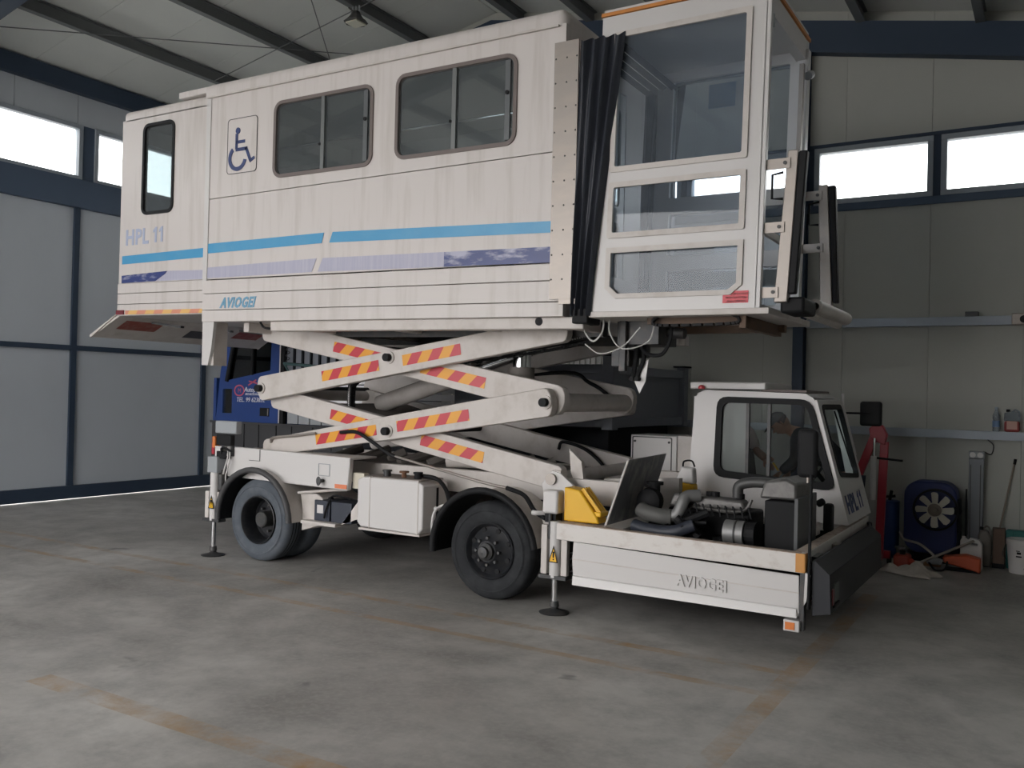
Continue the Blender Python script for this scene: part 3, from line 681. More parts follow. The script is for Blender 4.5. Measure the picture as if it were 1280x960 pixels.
MB().prism([(-2.98, 1.90), (-2.935, 1.80), (-2.885, 1.90), (-2.86, 2.08), (-2.93, 2.05)], 'y', 6.86, 6.87).build('pointer_plate', WHC, GR)
for x in (-2.985, -2.94): MB().cyl((x, 6.80, 1.92), (x, 6.86, 1.92), .018).build('coupling', BLK, GR)

# ---- scissor arms
NY = {'on': (6.75, 6.85), 'in': (6.87, 6.97), 'fi': (8.35, 8.45), 'fo': (8.47, 8.57)}
C1 = (-5.49, 2.093); C2 = (-5.487, 1.383); L_ = (-7.225, 1.765); Rr = (-3.755, 1.705)
def arm(p0, p1, h0, h1, ys_, name='scissor_arm', ext0=.06, ext1=.06):
    a = Vector((p0[0], p0[1])); b = Vector((p1[0], p1[1])); d = (b-a).normalized(); n_ = Vector((-d.y, d.x))
    if n_.y < 0: n_ = -n_
    pts = []
    e0 = a-d*ext0; e1 = b+d*ext1; mid = (a+b)/2
    for k_ in range(7):
        t = -PI/2+PI*k_/6; c = b; r = h1/2
        pts.append((c.x+d.x*math.cos(t)*ext1*1.0+n_.x*math.sin(t)*r, c.y+d.y*math.cos(t)*ext1+n_.y*math.sin(t)*r))
    pts.append(tuple(mid+n_*.115))
    for k_ in range(7):
        t = PI/2+PI*k_/6; c = a; r = h0/2
        pts.append((c.x-d.x*abs(math.cos(t))*ext0+n_.x*math.sin(t)*r, c.y-d.y*abs(math.cos(t))*ext0+n_.y*math.sin(t)*r))
    pts.append(tuple(mid-n_*.115))
    o = MB().prism(pts, 'y', *ys_).build(name, WH2, LT, bevel=.008)
    return o, a, d, n_
ARMS = {}
def pt(a, b, t): return (a[0]+(b[0]-a[0])*t, a[1]+(b[1]-a[1])*t)
A1 = (-3.62, 2.335)   # upper end of A
Cc = (-7.30, 2.395)   # upper-left of C
Dd = (-3.70, 1.045); Bl = (-7.12, 1.14)
for key, near in (('n', True), ('f', False)):
    on = NY['on'] if near else NY['fo']; inn = NY['in'] if near else NY['fi']
    ARMS[key+'A'] = arm(L_, A1 if near else (A1[0]+.05, A1[1]+.04), .26, .22 if near else .16, on); ARMS[key+'B'] = arm(Bl, Rr, .18, .25, on)
    ARMS[key+'C'] = arm(Cc, (Rr[0]+.03, Rr[1]+.02), .24, .27, inn, ext1=.09); ARMS[key+'D'] = arm((L_[0]+.08, L_[1]-.10), Dd, .22, .22, inn)
def strip(key, x0, x1, off=0):
    o, a, d, n_ = ARMS[key]; y = 6.75 if key[1] in 'AB' else 6.87
    t0 = (x0-a.x)/d.x; t1 = (x1-a.x)/d.x; h = .052
    p = [a+d*t0-n_*(h-off), a+d*t1-n_*(h-off), a+d*t1+n_*(h+off), a+d*t0+n_*(h+off)]
    MB().add([(q_.x, y-.0035, q_.y) for q_ in p], [(0, 1, 2, 3)]).build('warning_strip', CHV if key[1] in 'AB' else CHVM, o,
        uv=lambda v: (Vector((v.x, v.z))-a).dot(d) and ((Vector((v.x, v.z))-a).dot(d), (Vector((v.x, v.z))-a).dot(n_)))
strip('nA', -6.36, -5.62); strip('nA', -5.33, -4.66); strip('nB', -6.42, -5.63); strip('nB', -5.38, -4.55)
strip('nC', -6.32, -5.55); strip('nC', -5.20, -4.46); strip('nD', -6.34, -5.55); strip('nD', -5.18, -4.46)
# pivots and cross tubes
for p in (C1, C2, (L_[0]+.0, L_[1]), (Rr[0]+.0, Rr[1])):
    MB().cyl((p[0], 6.68, p[1]), (p[0], 8.62, p[1]), .038, n=16).build('pivot_pin', BLK, LT, smooth=40)
    MB().cyl((p[0], 6.735, p[1]), (p[0], 6.75, p[1]), .06, n=16).build('pivot_washer', WH2, LT)
MB().cyl((Dd[0], 6.80, Dd[1]), (Dd[0], 8.6, Dd[1]), .03).build('pivot_pin', ALU, LT)
for p in ((Rr[0]+.02, Rr[1]),): MB().cyl((p[0], 6.97, p[1]), (p[0], 8.35, p[1]), .085, n=24).build('cross_tube', WH2, LT, smooth=40)
MB().cyl((-7.15, 6.97, 1.70), (-7.15, 8.35, 1.70), .06, n=20).build('cross_tube', WH2, LT, smooth=40)
# wide cross plates bridging arms
DPL = mat('dusty_plate', (.20, .18, .165), .8)
for (p, q_) in (((-6.55, 1.60), (-5.75, 1.40)), ((-6.5, 2.25), (-5.85, 2.10))):
    MB().beam((p[0], 7.66, p[1]), (q_[0], 7.66, q_[1]), 1.38, .05).build('bracing_plate', DPL, LT)
MB().cyl((Dd[0], 6.98, Dd[1]), (Dd[0], 8.35, Dd[1]), .06).build('cross_tube', WH2, LT, smooth=40)
# lifting rams
ra = MB(); ra.cyl((-6.35, 7.66, 1.62), (-5.1, 7.66, 2.00), .095, n=24); ra.cyl((-5.1, 7.66, 2.00), (-4.3, 7.66, 2.24), .055, n=20, m=1)
ra.build('lift_ram', [WH2, CHR], LT, smooth=40)
ra = MB(); ra.cyl((-4.27, 7.2, 1.85), (-4.27, 7.2, 2.02), .12, n=24, m=1); ra.cyl((-4.27, 7.2, 1.98), (-4.27, 7.2, 2.34), .085, n=24)
ra.build('levelling_ram', [CHR, DPL], LT, smooth=40)
# hose chain between stages
HOSE = [(-6.20, 7.02, 1.58), (-6.20, 7.02, 1.75), (-6.17, 7.02, 1.865), (-6.05, 7.02, 1.932), (-5.81, 7.02, 1.975), (-5.51, 7.02, 2.025), (-4.84, 7.02, 2.105), (-4.26, 7.02, 2.17), (-3.76, 7.02, 2.24), (-3.45, 7.02, 2.30)]
ch = MB(); P_ = smoothpath(HOSE, 12)
for a, b in zip(P_[:-1], P_[1:]): ch.beam(a, a.lerp(b, .9), .07, .05); ch.beam(a+Vector((0, -.002, -.05)), a.lerp(b, .8)+Vector((0, -.002, -.05)), .07, .02)
c_ = ch.build('hose_chain', BLK, LT); c_['kind'] = 'stuff'
ch = MB(); [ch.beam(a.lerp(b, .15)+Vector((0, -.038, .0)), a.lerp(b, .70)+Vector((0, -.038, .0)), .004, .014) for a, b in zip(P_[:-1], P_[1:])]
c2_ = ch.build('chain_marks', WHC, c_); c2_['kind'] = 'stuff'
MB().tube([(-6.08, 6.74, 1.345), (-5.85, 6.70, 1.36), (-5.65, 6.70, 1.28), (-5.40, 6.70, 1.16), (-5.2, 6.72, 1.12)], .018).build('hydraulic_hose', BLK, LT, smooth=60)
MB().tube([(-5.35, 6.70, 1.15), (-4.9, 6.66, 1.08), (-4.3, 6.62, .985), (-4.05, 6.62, .955)], .013).build('hydraulic_pipe', ALU, LT, smooth=60)
MB().tube([(-4.05, 6.62, .955), (-3.85, 6.58, .91), (-3.7, 6.5, .80), (-3.58, 6.47, .75)], .02).build('hydraulic_hose', BLK, LT, smooth=60)
MB().tube([(-7.05, 6.74, 1.20), (-7.0, 6.72, 1.25), (-6.7, 6.72, 1.285), (-6.4, 6.72, 1.325)], .014).build('hydraulic_pipe', ALU, LT, smooth=60)
MB().tube([(-6.95, 8.48, 1.70), (-4.6, 8.35, 2.0), (-4.1, 8.3, 1.90), (-3.75, 8.3, 1.68)], .02).build('hydraulic_hose', BLK, LT, smooth=60)
MB().tube([(-4.45, 8.3, 1.20), (-4.4, 8.3, 1.28), (-4.15, 8.3, 1.22), (-3.95, 8.3, 1.08), (-3.9, 8.3, .98)], .018).build('hydraulic_hose', BLK, LT, smooth=60)

# ---- chassis
chs = MB()
for y in (6.92, 8.30): chs.box(-7.45, -2.9, y, y+.08, .84, 1.05)
for x in (-7.2, -6.2, -5.2, -4.5, -3.4): chs.box(x, x+.1, 7.0, 8.3, .86, .98)
CHS = chs.build('chassis_rail', WH2, LT, bevel=.008)
m_ = MB(); m_.box(-6.9, -3.9, 7.02, 8.28, .90, 1.04); m_.box(-5.9, -5.2, 7.1, 8.2, .55, .9); m_.cyl((-7, 7.65, .45), (-2.9, 7.65, .5), .05); m_.cyl((-4.13, 6.7, .42), (-4.13, 8.6, .42), .05); m_.cyl((-6.93, 6.9, .42), (-6.93, 8.4, .42), .06); m_.ball((-6.93, 7.65, .42), .18)
for i in range(9): m_.cyl((-6.6+i*.3, 7.2+.1*(i % 3), 1.04), (-6.45+i*.3, 7.5+.1*(i % 2), 1.14), .05, n=8)
m_.build('drive_gear', DPL, CHS)
MB().cyl((-4.95, 6.99, 1.13), (-4.62, 7.12, 1.13), .075, n=20).build('air_tank', WH2, CHS, smooth=40)
MB().box(-3.70, -3.62, 6.80, 6.85, .98, 1.12).build('lug', WH2, CHS)
# yoke at lower pivot
MB().prism([(-3.80, 1.0), (-3.70, 1.12), (-3.62, 1.10), (-3.30, .86), (-3.30, .80), (-3.75, .80)], 'y', 6.79, 6.82).build('yoke', WHC, CHS, bevel=.004)
MB().cyl((Dd[0], 6.76, Dd[1]), (Dd[0], 6.79, Dd[1]), .05).build('pivot_cap', ALU, CHS)
MB().prism([(-3.62, 1.30), (-3.50, 1.2), (-3.47, 1.0), (-3.55, .98), (-3.60, 1.1)], 'y', 6.95, 7.0).build('yoke', WH2, CHS)
MB().prism([(-3.4, 1.04), (-2.7, 1.09), (-2.7, .80), (-3.4, .80)], 'y', 7.2, 7.28).build('side_plate', WH2, CHS)
# rear side beam
SB = MB().prism([(-7.42, .835), (-5.745, .81), (-5.72, 1.125), (-7.42, 1.15)], 'y', 6.48, 6.54).build('side_beam', WHC, LT, bevel=.01)
for a, b, c, d in ((-7.08, -6.93, 1.02, 1.025), (-6.93, -6.925, 1.02, 1.14)): MB().box(a, b, 6.474, 6.482, c, d).build('panel_line', MET, SB)
MB().side(rr(-6.12, -5.97, .93, 1.05, .005, 1), [rr(-6.113, -5.977, .937, 1.043, .004, 1)], 6.478, .004).build('plate_outline', GREYP, SB)
MB().box(-5.90, -5.75, 6.474, 6.48, .825, .865).build('reflector', mat('orange_red_reflector', (.72, .22, .10), .4), SB)
MB().cyl((-6.06, 6.42, .885), (-6.06, 6.48, .885), .018).build('knob', MET, SB); MB().ball((-6.06, 6.42, .885), .03, .012, .045).build('knob', MET, SB)
MB().box(-7.4, -5.74, 6.54, 6.9, 1.10, 1.118).build('beam_flange', WH2, SB); MB().box(-5.74, -5.60, 6.55, 6.62, .83, .98).build('end_plate', mat('cream_paint', (.62, .58, .48), .5), SB)
# wheels
def wheel(x, yo, dual=False, steer=True):
    r = .4225; wd = .25; T_ = TYRE if steer else TYRER
    def tyre(y):
        return MB().lathe([(.245, .02), (.27, .0), (.34, -.006), (.39, .012), (.415, .04), (r, .075), (r, wd-.075), (.415, wd-.04), (.39, wd-.012), (.34, wd+.006), (.27, wd), (.245, wd-.02), (.23, wd-.03), (.23, .03), (.245, .02)], (x, y, r), (0, 1, 0), 48)
    tr_ = tyre(yo).build('tyre', T_, LT, smooth=35)
    gv = MB()
    for yy in (.085, .125, .165): gv.lathe([(r+.001, yy-.006), (r+.0015, yy), (r+.001, yy+.006)], (x, yo, r), (0, 1, 0), 48)
    gv.build('tread_groove', BLK, tr_)
    gl_ = MB().lathe([(.335, -.0075), (.345, -.0115), (.355, -.0065)], (x, yo, r), (0, 1, 0), 48); gl_.build('sidewall_ring', T_, tr_, smooth=35)
    if dual: tyre(yo+.30).build('tyre', T_, LT, smooth=35)
    m_ = MB(); h = MB()
    if steer:
        m_.lathe([(.232, .015), (.245, .005), (.235, -.002), (.222, .01), (.215, .04), (.205, .05), (.17, .035), (.12, .0), (.09, -.03), (.001, -.03)], (x, yo, r), (0, 1, 0), 40)
        h.lathe([(.075, -.02), (.075, -.06), (.05, -.075), (.045, -.10), (.001, -.105)], (x, yo, r), (0, 1, 0), 24)
        n_ = 8; rb = .115; yb = -.012
    else:
        m_.lathe([(.235, .015), (.245, .0), (.235, -.004), (.225, .01), (.215, .06), (.21, .17), (.19, .19), (.10, .19), (.001, .19)], (x, yo, r), (0, 1, 0), 40)
        h.lathe([(.08, .19), (.08, .05), (.07, .04), (.001, .04)], (x, yo, r), (0, 1, 0), 24)
        n_ = 8; rb = .13; yb = .16
    rim = m_.build('rim', RIM, LT, smooth=35); h.build('hub', MET, rim, smooth=35)
    if steer:
        hl = MB()
        for i in range(8):
            a = 2*PI*(i+.5)/8; hl.cyl((x+.185*math.cos(a), yo+.03, r+.185*math.sin(a)), (x+.185*math.cos(a), yo+.045, r+.185*math.sin(a)), .022, n=10)
        hl.build('vent_holes', BLK, rim)
    for i in range(n_):
        a = 2*PI*i/n_; b_ = MB().cyl((x+rb*math.cos(a), yo+yb+.02, r+rb*math.sin(a)), (x+rb*math.cos(a), yo+yb-.02, r+rb*math.sin(a)), .014, n=6); b_.build('wheel_nut', MET, rim)
wheel(-4.12, 6.46); wheel(-6.93, 6.47, True, False)
for x, y in ((-4.12, 8.60), (-6.93, 8.30), (-6.93, 8.60)):
    m_ = MB().lathe([(.001, 0), (.27, .0), (.34, -.006), (.39, .012), (.415, .04), (.4225, .075), (.4225, .175), (.39, .238), (.27, .25), (.001, .25)], (x, y, .4225), (0, 1, 0), 32); m_.build('tyre', TYRE, LT, smooth=35)
# fenders
def fender(x, y0, y1, a0, a1, r=.52, mt=WH2):
    pts = []; N = 18
    for i in range(N+1):
        a = math.radians(a0+(a1-a0)*i/N); pts.append((x+r*math.cos(a), .43+r*math.sin(a)))
    inn = [(x+(r-.012)*math.cos(math.radians(a0+(a1-a0)*i/N)), .43+(r-.012)*math.sin(math.radians(a0+(a1-a0)*i/N))) for i in range(N+1)]
    v = []; f = []
    for y in (y0, y1):
        v += [(p[0], y, p[1]) for p in pts]+[(p[0], y, p[1]) for p in inn]
    K = N+1
    for i in range(N): f += [(i, i+1, 2*K+i+1, 2*K+i), (K+i, K+i+1, 3*K+i+1, 3*K+i), (i, i+1, K+i+1, K+i), (2*K+i, 2*K+i+1, 3*K+i+1, 3*K+i)]
    f += [(0, K, 3*K, 2*K), (K-1, 2*K-1, 4*K-1, 3*K-1)]
    o = MB().add(v, f).build('mudguard', mt, LT, smooth=35)
    MB().tube([(p[0]-.005*math.cos(0), y0-.005, p[1]) for p in pts], .030, 8, smooth=False).build('rubber_edge', BLK if x > -5 else mat('grey_rubber', (.06, .06, .063), .6), o, smooth=50)
    K2 = len(inn); vi = [(q0[0]+(x-q0[0])*.006, y_, q0[1]+(.43-q0[1])*.006) for y_ in (y0+.01, y1-.01) for q0 in inn]; MB().add(vi, [(i, i+1, K2+i+1, K2+i) for i in range(K2-1)]).build('inner_liner', BLK, o, smooth=40)
    return o
fo = fender(-4.13, 6.38, 6.84, 8, 186, .515); 
v = []
MB().prism([(-3.62, .37), (-3.50, .37), (-3.50, .80), (-3.66, .80), (-3.62, .66)], 'y', 6.52, 6.84).build('mudguard_panel', WH2, fo, bevel=.01)
MB().tube([(-3.66, 6.40, .80), (-3.62, 6.40, .80), (-3.52, 6.5, .80)], .02).build('bracket', WHC, fo)
MB().tube([(-4.66, 6.38, .40), (-4.66, 6.38, .66), (-4.60, 6.38, .76), (-4.5, 6.42, .80)], .012).build('edge_rod', WHC, fo)
MB().ball((-4.62, 6.37, .75), .02).build('knob', WHC, fo); MB().ball((-4.66, 6.37, .40), .018).build('knob', WHC, fo)
fr_ = fender(-6.90, 6.38, 7.08, 2, 184, .51)
MB().prism([(-6.395, .36), (-6.12, .44), (-6.12, .70), (-6.20, .74), (-6.42, .74), (-6.39, .55)], 'y', 6.55, 7.08).build('mudguard_panel', WH2, fr_, bevel=.01)
MB().tube([(-6.4, 6.5, .74), (-6.0, 6.55, .79), (-5.85, 6.6, .80)], .014).build('bracket', WH2, fr_)
# fuel tank
ft = MB(); ft.prism([(-5.565, .94), (-5.50, .965), (-4.87, .97), (-4.80, .93), (-4.80, .54), (-4.85, .49), (-5.52, .50), (-5.565, .54)], 'y', 6.42, 6.80)
FT = ft.build('hydraulic_tank', WHC, LT, bevel=.012)
for x in (-5.42, -4.86): MB().prism([(x, .49), (x+.008, .49), (x+.008, .972), (x, .972)], 'y', 6.416, 6.80).build('strap', WH2, FT)
MB().box(-5.5, -4.84, 6.45, 6.78, .968, .975).build('tank_top', DPL, FT)
for x, m__ in ((-5.32, MET), (-5.12, mat('rust', (.18, .09, .05), .8)), (-4.96, BLK)):
    MB().cyl((x, 6.55, .97), (x, 6.55, 1.02), .035 if m__ != MATS['rust'] else .022).build('filler_cap', m__, FT); MB().cyl((x, 6.55, 1.02), (x, 6.55, 1.035), .045).build('filler_cap', m__, FT)
MB().box(-4.80, -4.796, 6.62, 6.65, .62, .90).build('level_gauge', BLK, FT)
MB().box(-5.55, -4.84, 6.43, 6.7, .47, .49).build('tank_bracket', WH2, FT)
MB().cyl((-5.2, 6.95, .50), (-4.8, 6.95, .50), .09).build('muffler', MET, FT)
MB().tube([(-4.95, 6.6, 1.0), (-4.80, 6.62, .98), (-4.72, 6.66, .88), (-4.70, 6.7, .72)], .02).build('hose', BLK, FT, smooth=60)
# battery tray
BT = MB().box(-6.30, -5.85, 6.44, 6.86, .455, .485).build('battery_tray', WH2, LT)
MB().prism([(-5.85, .455), (-5.62, .47), (-5.60, .80), (-5.66, .80)], 'y', 6.86, 6.88).build('tray_bracket', WH2, BT)
MB().prism([(-5.85, .47), (-5.6, .56), (-5.6, .76)], 'y', 6.52, 6.54).build('tray_bracket', WH2, BT)
BATT = mat('battery_case', (.035, .042, .06), .4)
for a, b in ((-6.20, -6.0), (-5.98, -5.72)):
    bt = MB().box(a, b, 6.52, 6.80, .485, .685).build('battery', BATT, BT, bevel=.006); MB().box(a+.01, b-.01, 6.53, 6.79, .685, .70).build('battery_lid', BLK, bt) if False else None
MB().box(-6.16, -6.08, 6.516, 6.52, .56, .64).build('battery_label', WHC, BT)
MB().tube([(-6.05, 6.62, .70), (-6.0, 6.53, .71), (-6.03, 6.50, .6), (-6.05, 6.50, .52)], .01).build('battery_cable', BLK, BT)
MB().tube([(-6.1, 6.62, .70), (-5.95, 6.55, .74), (-5.8, 6.62, .71)], .01).build('battery_cable', BLK, BT)
# jacks
def jack(x, y, ztop, zb, front):
    j = MB().cyl((x, y, zb), (x, y, ztop), .048, n=20).build('stabiliser_leg', WHC, LT, smooth=40)
    MB().cyl((x, y, .05), (x, y, zb), .026, n=16).build('ram_rod', CHR, j, smooth=40)
    MB().lathe([(.001, .012), (.12, .006), (.125, .012), (.05, .03), (.03, .045), (.04, .06), (.035, .10), (.001, .10)], (x, y, -.004), (0, 0, 1), 24).build('foot_pad', MET, j, smooth=40)
    for dx in (-.10, .085): MB().prism([(x+dx-.025, zb+.02), (x+dx+.03, zb+.02), (x+dx+.03, zb+.42 if front else zb+.30), (x+dx-.025, zb+.42 if front else zb+.30)], 'y', y-.02, y+.03).build('guide_bar', WH2, j, bevel=.004)
    MB().box(x-.13, x+.12, y-.045, y+.05, zb-.01, zb+.018).build('base_plate', MET, j)
    MB().prism([(x-.03, zb+.13), (x+.045, zb+.13), (x+.01, zb+.25)], 'y', y-.049, y-.051).build('warning_triangle', YEL, j)
    MB().side([(x-.036, zb+.126), (x+.051, zb+.126), (x+.01, zb+.262)], [[(x-.026, zb+.134), (x+.041, zb+.134), (x+.01, zb+.244)]], y-.052, .003).build('triangle_border', BLK, j)
    MB().prism([(x+.004, zb+.165), (x+.016, zb+.165), (x+.019, zb+.215), (x+.001, zb+.215)], 'y', y-.0515, y-.053).build('exclamation_mark', BLK, j)
    MB().box(x+.004, x+.016, y-.053, y-.0515, zb+.146, zb+.157).build('exclamation_mark', BLK, j)
    return j
jf = jack(-3.455, 6.43, .745, .29, True); jr = jack(-7.53, 6.43, .88, .37, False)
MB().box(-7.60, -7.45, 6.38, 6.50, .87, 1.04).build('jack_sleeve', GREYP, jr, bevel=.01)
MB().tube([(-3.56, 6.42, .32), (-3.56, 6.42, .60), (-3.54, 6.42, .68), (-3.50, 6.42, .72)], .006).build('pipe', MET, jf)
MB().cyl((-3.50, 6.41, .60), (-3.50, 6.41, .80), .013).build('rod', MET, jf)
MB().box(-3.585, -3.44, 6.42, 6.55, .80, .99).build('valve_box', WHC, jf, bevel=.02)
MB().box(-3.56, -3.46, 6.43, 6.55, .73, .80).build('valve_block', BLK, jf)
# rear lamp cluster
rl = MB().box(-7.54, -7.22, 6.42, 6.50, 1.285, 1.415).build('rear_light', GREYP, LT, bevel=.01)
MB().box(-7.52, -7.30, 6.42, 6.48, 1.16, 1.27).build('lamp_housing', BLK, rl, bevel=.008)
MB().box(-7.57, -7.53, 6.41, 6.49, 1.13, 1.25).build('amber_lens', mat('amber_lens', (.75, .22, .05), .3), rl, bevel=.01)
MB().box(-7.60, -7.56, 6.43, 6.50, 1.06, 1.18).build('red_lens', REDPAINT, rl, bevel=.008)
MB().box(-7.53, -7.42, 6.42, 6.5, 1.03, 1.15).build('lamp_bracket', WHC, rl)
MB().box(-7.50, -7.35, 6.41, 6.50, 1.02, 1.10).build('lamp_housing', BLK, rl, bevel=.008)
q = MB(); q.tube([(-7.36, 6.44, 1.12), (-7.34, 6.42, 1.03), (-7.38, 6.42, .92), (-7.41, 6.42, .82)], .008, 6); q.tube([(-7.33, 6.44, 1.12), (-7.31, 6.42, 1.0), (-7.36, 6.42, .85), (-7.38, 6.44, .78)], .007, 6); q.build('cable', WHC, rl)
MB().tube([(-7.3, 6.44, 1.1), (-7.4, 6.40, 1.14), (-7.42, 6.42, 1.06), (-7.34, 6.42, 1.04)], .012).build('cable', BLK, rl)
MB().beam((-7.32, 6.45, 1.25), (-7.32, 6.48, 1.05), .03, .03).build('bracket', MET, rl)
m_ = MB(); m_.box(-7.5, -7.40, 6.44, 6.9, .78, .9); m_.cyl((-7.42, 6.42, .7), (-7.42, 6.42, .86), .03); m_.build('bracket', MET, jr)

# ---- engine deck
def tdf(x, y, z): return (x, y, z-.017*(x+3.43))
dk = MB(tdf); dk.box(-3.43, -1.47, 6.39, 6.47, .605, .741); dk.box(-1.56, -1.47, 6.47, 8.93, .60, .741); dk.box(-3.43, -1.47, 8.85, 8.93, .605, .741); dk.box(-3.43, -2.90, 6.47, 8.85, .71, .738)
dk.box(-2.95, -1.56, 7.78, 8.85, .70, .738)
RUSTED = mat('rust_edged_paint', (.72, .69, .66), .5, noise=.30, nscale=(10, 10, 16), ncol=(.34, .24, .17), lo=.52, hi=.75)
DK = dk.build('engine_deck', RUSTED, LT, bevel=.006)
ed = MB(tdf); ed.box(-3.40, -1.50, 6.386, 6.46, .7385, .7435); ed.box(-1.555, -1.475, 6.46, 8.85, .7405, .7425); e_ = ed.build('rusty_flange', mat('rust_film', (.50, .42, .36), .7, noise=.9, nscale=(22, 22, 22), ncol=(.26, .15, .09)), DK)
m_ = MB(tdf); m_.box(-2.90, -1.56, 6.47, 7.78, .30, .33); m_.box(-2.93, -2.90, 6.47, 7.78, .30, .72); m_.box(-2.9, -1.56, 7.76, 7.79, .3, .72); m_.build('engine_bay', BLK, DK)
MB(tdf).box(-3.4, -1.6, 6.6, 8.8, .25, .30).build('belly_pan', BLK, DK)
# side skirt with pressed ribs
sk = MB(); prof = [(0, .0), (.0, .16), (.012, .165), (.012, .335)]
sk.prism([(-3.27, .262), (-1.505, .262), (-1.50, .30), (-1.505, .553), (-3.275, .60), (-3.285, .46)], 'y', 6.395, 6.41)
SK = sk.build('side_skirt', WHC, LT, bevel=.006)
MB().prism([(-3.272, .465), (-1.503, .435), (-1.503, .429), (-3.272, .458)], 'y', 6.389, 6.395).build('pressed_line', WH2, SK)
MB().add([(-3.27, 6.394, .335), (-1.52, 6.394, .325), (-1.52, 6.382, .318), (-3.27, 6.382, .328), (-1.51, 6.366, .262), (-3.265, 6.366, .262), (-1.51, 6.395, .262), (-3.265, 6.395, .262)],
         [(0, 1, 2, 3), (3, 2, 4, 5), (5, 4, 6, 7)]).build('pressed_rib', WHC, SK)
MB().text('AVIOGEI', .115, lambda a, b, c: (-2.40+a*.80, 6.388-c, .372+b-.006*a), th=.014, offset=.004, space=1.12).build('lettering', WHC, SK)
MB(tdf).box(-1.53, -1.465, 6.384, 6.40, .61, .742).build('amber_reflector', mat('amber_reflector', (.62, .28, .06), .4), DK, bevel=.003)
MB(tdf).box(-1.468, -1.462, 6.39, 6.45, .61, .742).build('amber_reflector', MATS['amber_reflector'], DK)
mk = MB().box(-1.60, -1.49, 6.36, 6.44, .165, .245).build('marker_light', WHC, LT, bevel=.006)
MB().box(-1.585, -1.52, 6.352, 6.362, .18, .23).build('amber_lens', MATS['amber_lens'], mk)
MB().box(-1.50, -1.47, 6.40, 6.46, .17, .60).build('corner_bar', MET, DK)
MB().prism([(-1.465, .58), (-1.43, .56), (-1.455, .38), (-1.475, .34)], 'y', 6.40, 6.42).build('mudflap', WHC, DK)
m_ = MB()
for z in (.33, .38, .43, .48): m_.cyl((-3.36, 6.50, z), (-3.36, 6.7, z), .02, n=8); m_.tube([(-3.36, 6.48, z), (-3.30, 6.46, z+.03), (-3.28, 6.5, z+.06)], .008, 6)
m_.box(-3.38, -3.29, 6.52, 6.7, .3, .58); m_.build('pipe_cluster', MET, LT)
# bumper
bp_ = MB(); bp_.prism([(-1.44, .655), (-1.405, .665), (-1.305, .578), (-1.295, .30), (-1.44, .27)], 'x', 0, 0) if False else None
sec = [(-1.435, .655), (-1.405, .662), (-1.305, .575), (-1.295, .305), (-1.42, .28)]
def bsec(y, sx=0, dz=0): return [(x-sx*(x+1.435 > .03), y, z+dz) for x, z in sec]
rings = [bsec(6.43), bsec(8.55), bsec(8.72, .03), bsec(8.84, .09)]
v = [p for r in rings for p in r]; n_ = 5
f = [(j*n_+i, j*n_+(i+1) % n_, (j+1)*n_+(i+1) % n_, (j+1)*n_+i) for j in range(3) for i in range(n_)]+[tuple(range(n_)), tuple(range(3*n_, 4*n_))]
BU = MB().add(v, f).build('bumper', mat('bumper_plastic', (.035, .037, .042), .55, spec=.25), LT, bevel=.008)
MB().box(-1.298, -1.288, 6.52, 6.66, .38, .50).build('headlight', GLD, BU); MB().box(-1.300, -1.29, 6.47, 6.51, .36, .47).build('indicator', mat('dark_red_lens', (.18, .03, .04), .3), BU)
MB().box(-1.305, -1.285, 6.50, 6.68, .34, .36).build('headlight_trim', BLK, BU)
MB().box(-1.47, -1.42, 7.28, 7.42, .62, .66).build('tow_lug', ALU, BU)
MB().prism([(-1.47, .55), (-1.43, .55), (-1.43, .66), (-1.47, .66)], 'y', 6.6, 6.8).build('bracket', MET, BU)
# engine
EN = MB(); EN.box(-2.70, -2.02, 6.95, 7.35, .45, .88)
EN.cyl((-2.72, 7.1, .62), (-2.9, 7.1, .62), .14); ENG = EN.build('engine_block', BLK, LT, bevel=.02)
IRON = mat('engine_iron', (.17, .165, .16), .5, .5, noise=.5, nscale=(14, 14, 14), ncol=(.06, .06, .06))
CAST = mat('cast_aluminium', (.26, .26, .26), .5, .5)
MB().prism([(-2.66, .90), (-2.62, 1.005), (-2.06, .985), (-2.02, .90)], 'y', 6.86, 7.02).build('rocker_cover', IRON, ENG, bevel=.02)
MB().tube([(-2.60, 6.84, .93), (-2.3, 6.84, .90), (-2.1, 6.84, .90), (-2.02, 6.86, .93), (-1.99, 6.88, 1.0)], .014).build('fuel_pipe', IRON, ENG)
for x in (-2.48, -2.34, -2.30, -2.10): MB().cyl((x, 6.95, .99), (x, 6.95, 1.03), .035, n=12).build('oil_cap', BLK, ENG)
MB().tube([(-2.12, 6.95, 1.0), (-2.11, 6.95, 1.09), (-2.02, 6.95, 1.125), (-1.9, 6.95, 1.13), (-1.80, 6.95, 1.12)], .042, 12).build('radiator_hose', mat('dark_hose', (.06, .06, .06), .45), ENG, smooth=60)
MB().tube([(-2.84, 6.72, .87), (-2.78, 6.70, .85), (-2.66, 6.70, .83), (-2.58, 6.72, .83)], .062, 14).build('intake_hose', mat('grey_hose', (.10, .10, .095), .6), ENG, smooth=60)
MB().tube([(-2.60, 6.72, .83), (-2.53, 6.73, .86), (-2.50, 6.76, .95), (-2.48, 6.80, .99), (-2.40, 6.86, 1.0)], .050, 14).build('elbow_pipe', CAST, ENG, smooth=60)
MB().lathe([(.001, 0), (.10, 0), (.11, .03), (.10, .09), (.05, .12), (.001, .12)], (-2.80, 6.86, .93), (0, -1, 0), 24).build('turbocharger', BLK, ENG, smooth=40)
m_ = MB(); m_.cyl((-2.78, 6.86, .98), (-2.78, 6.86, 1.06), .045); m_.cyl((-2.78, 6.86, 1.06), (-2.78, 6.86, 1.085), .07); m_.build('filter_neck', BLK, ENG)
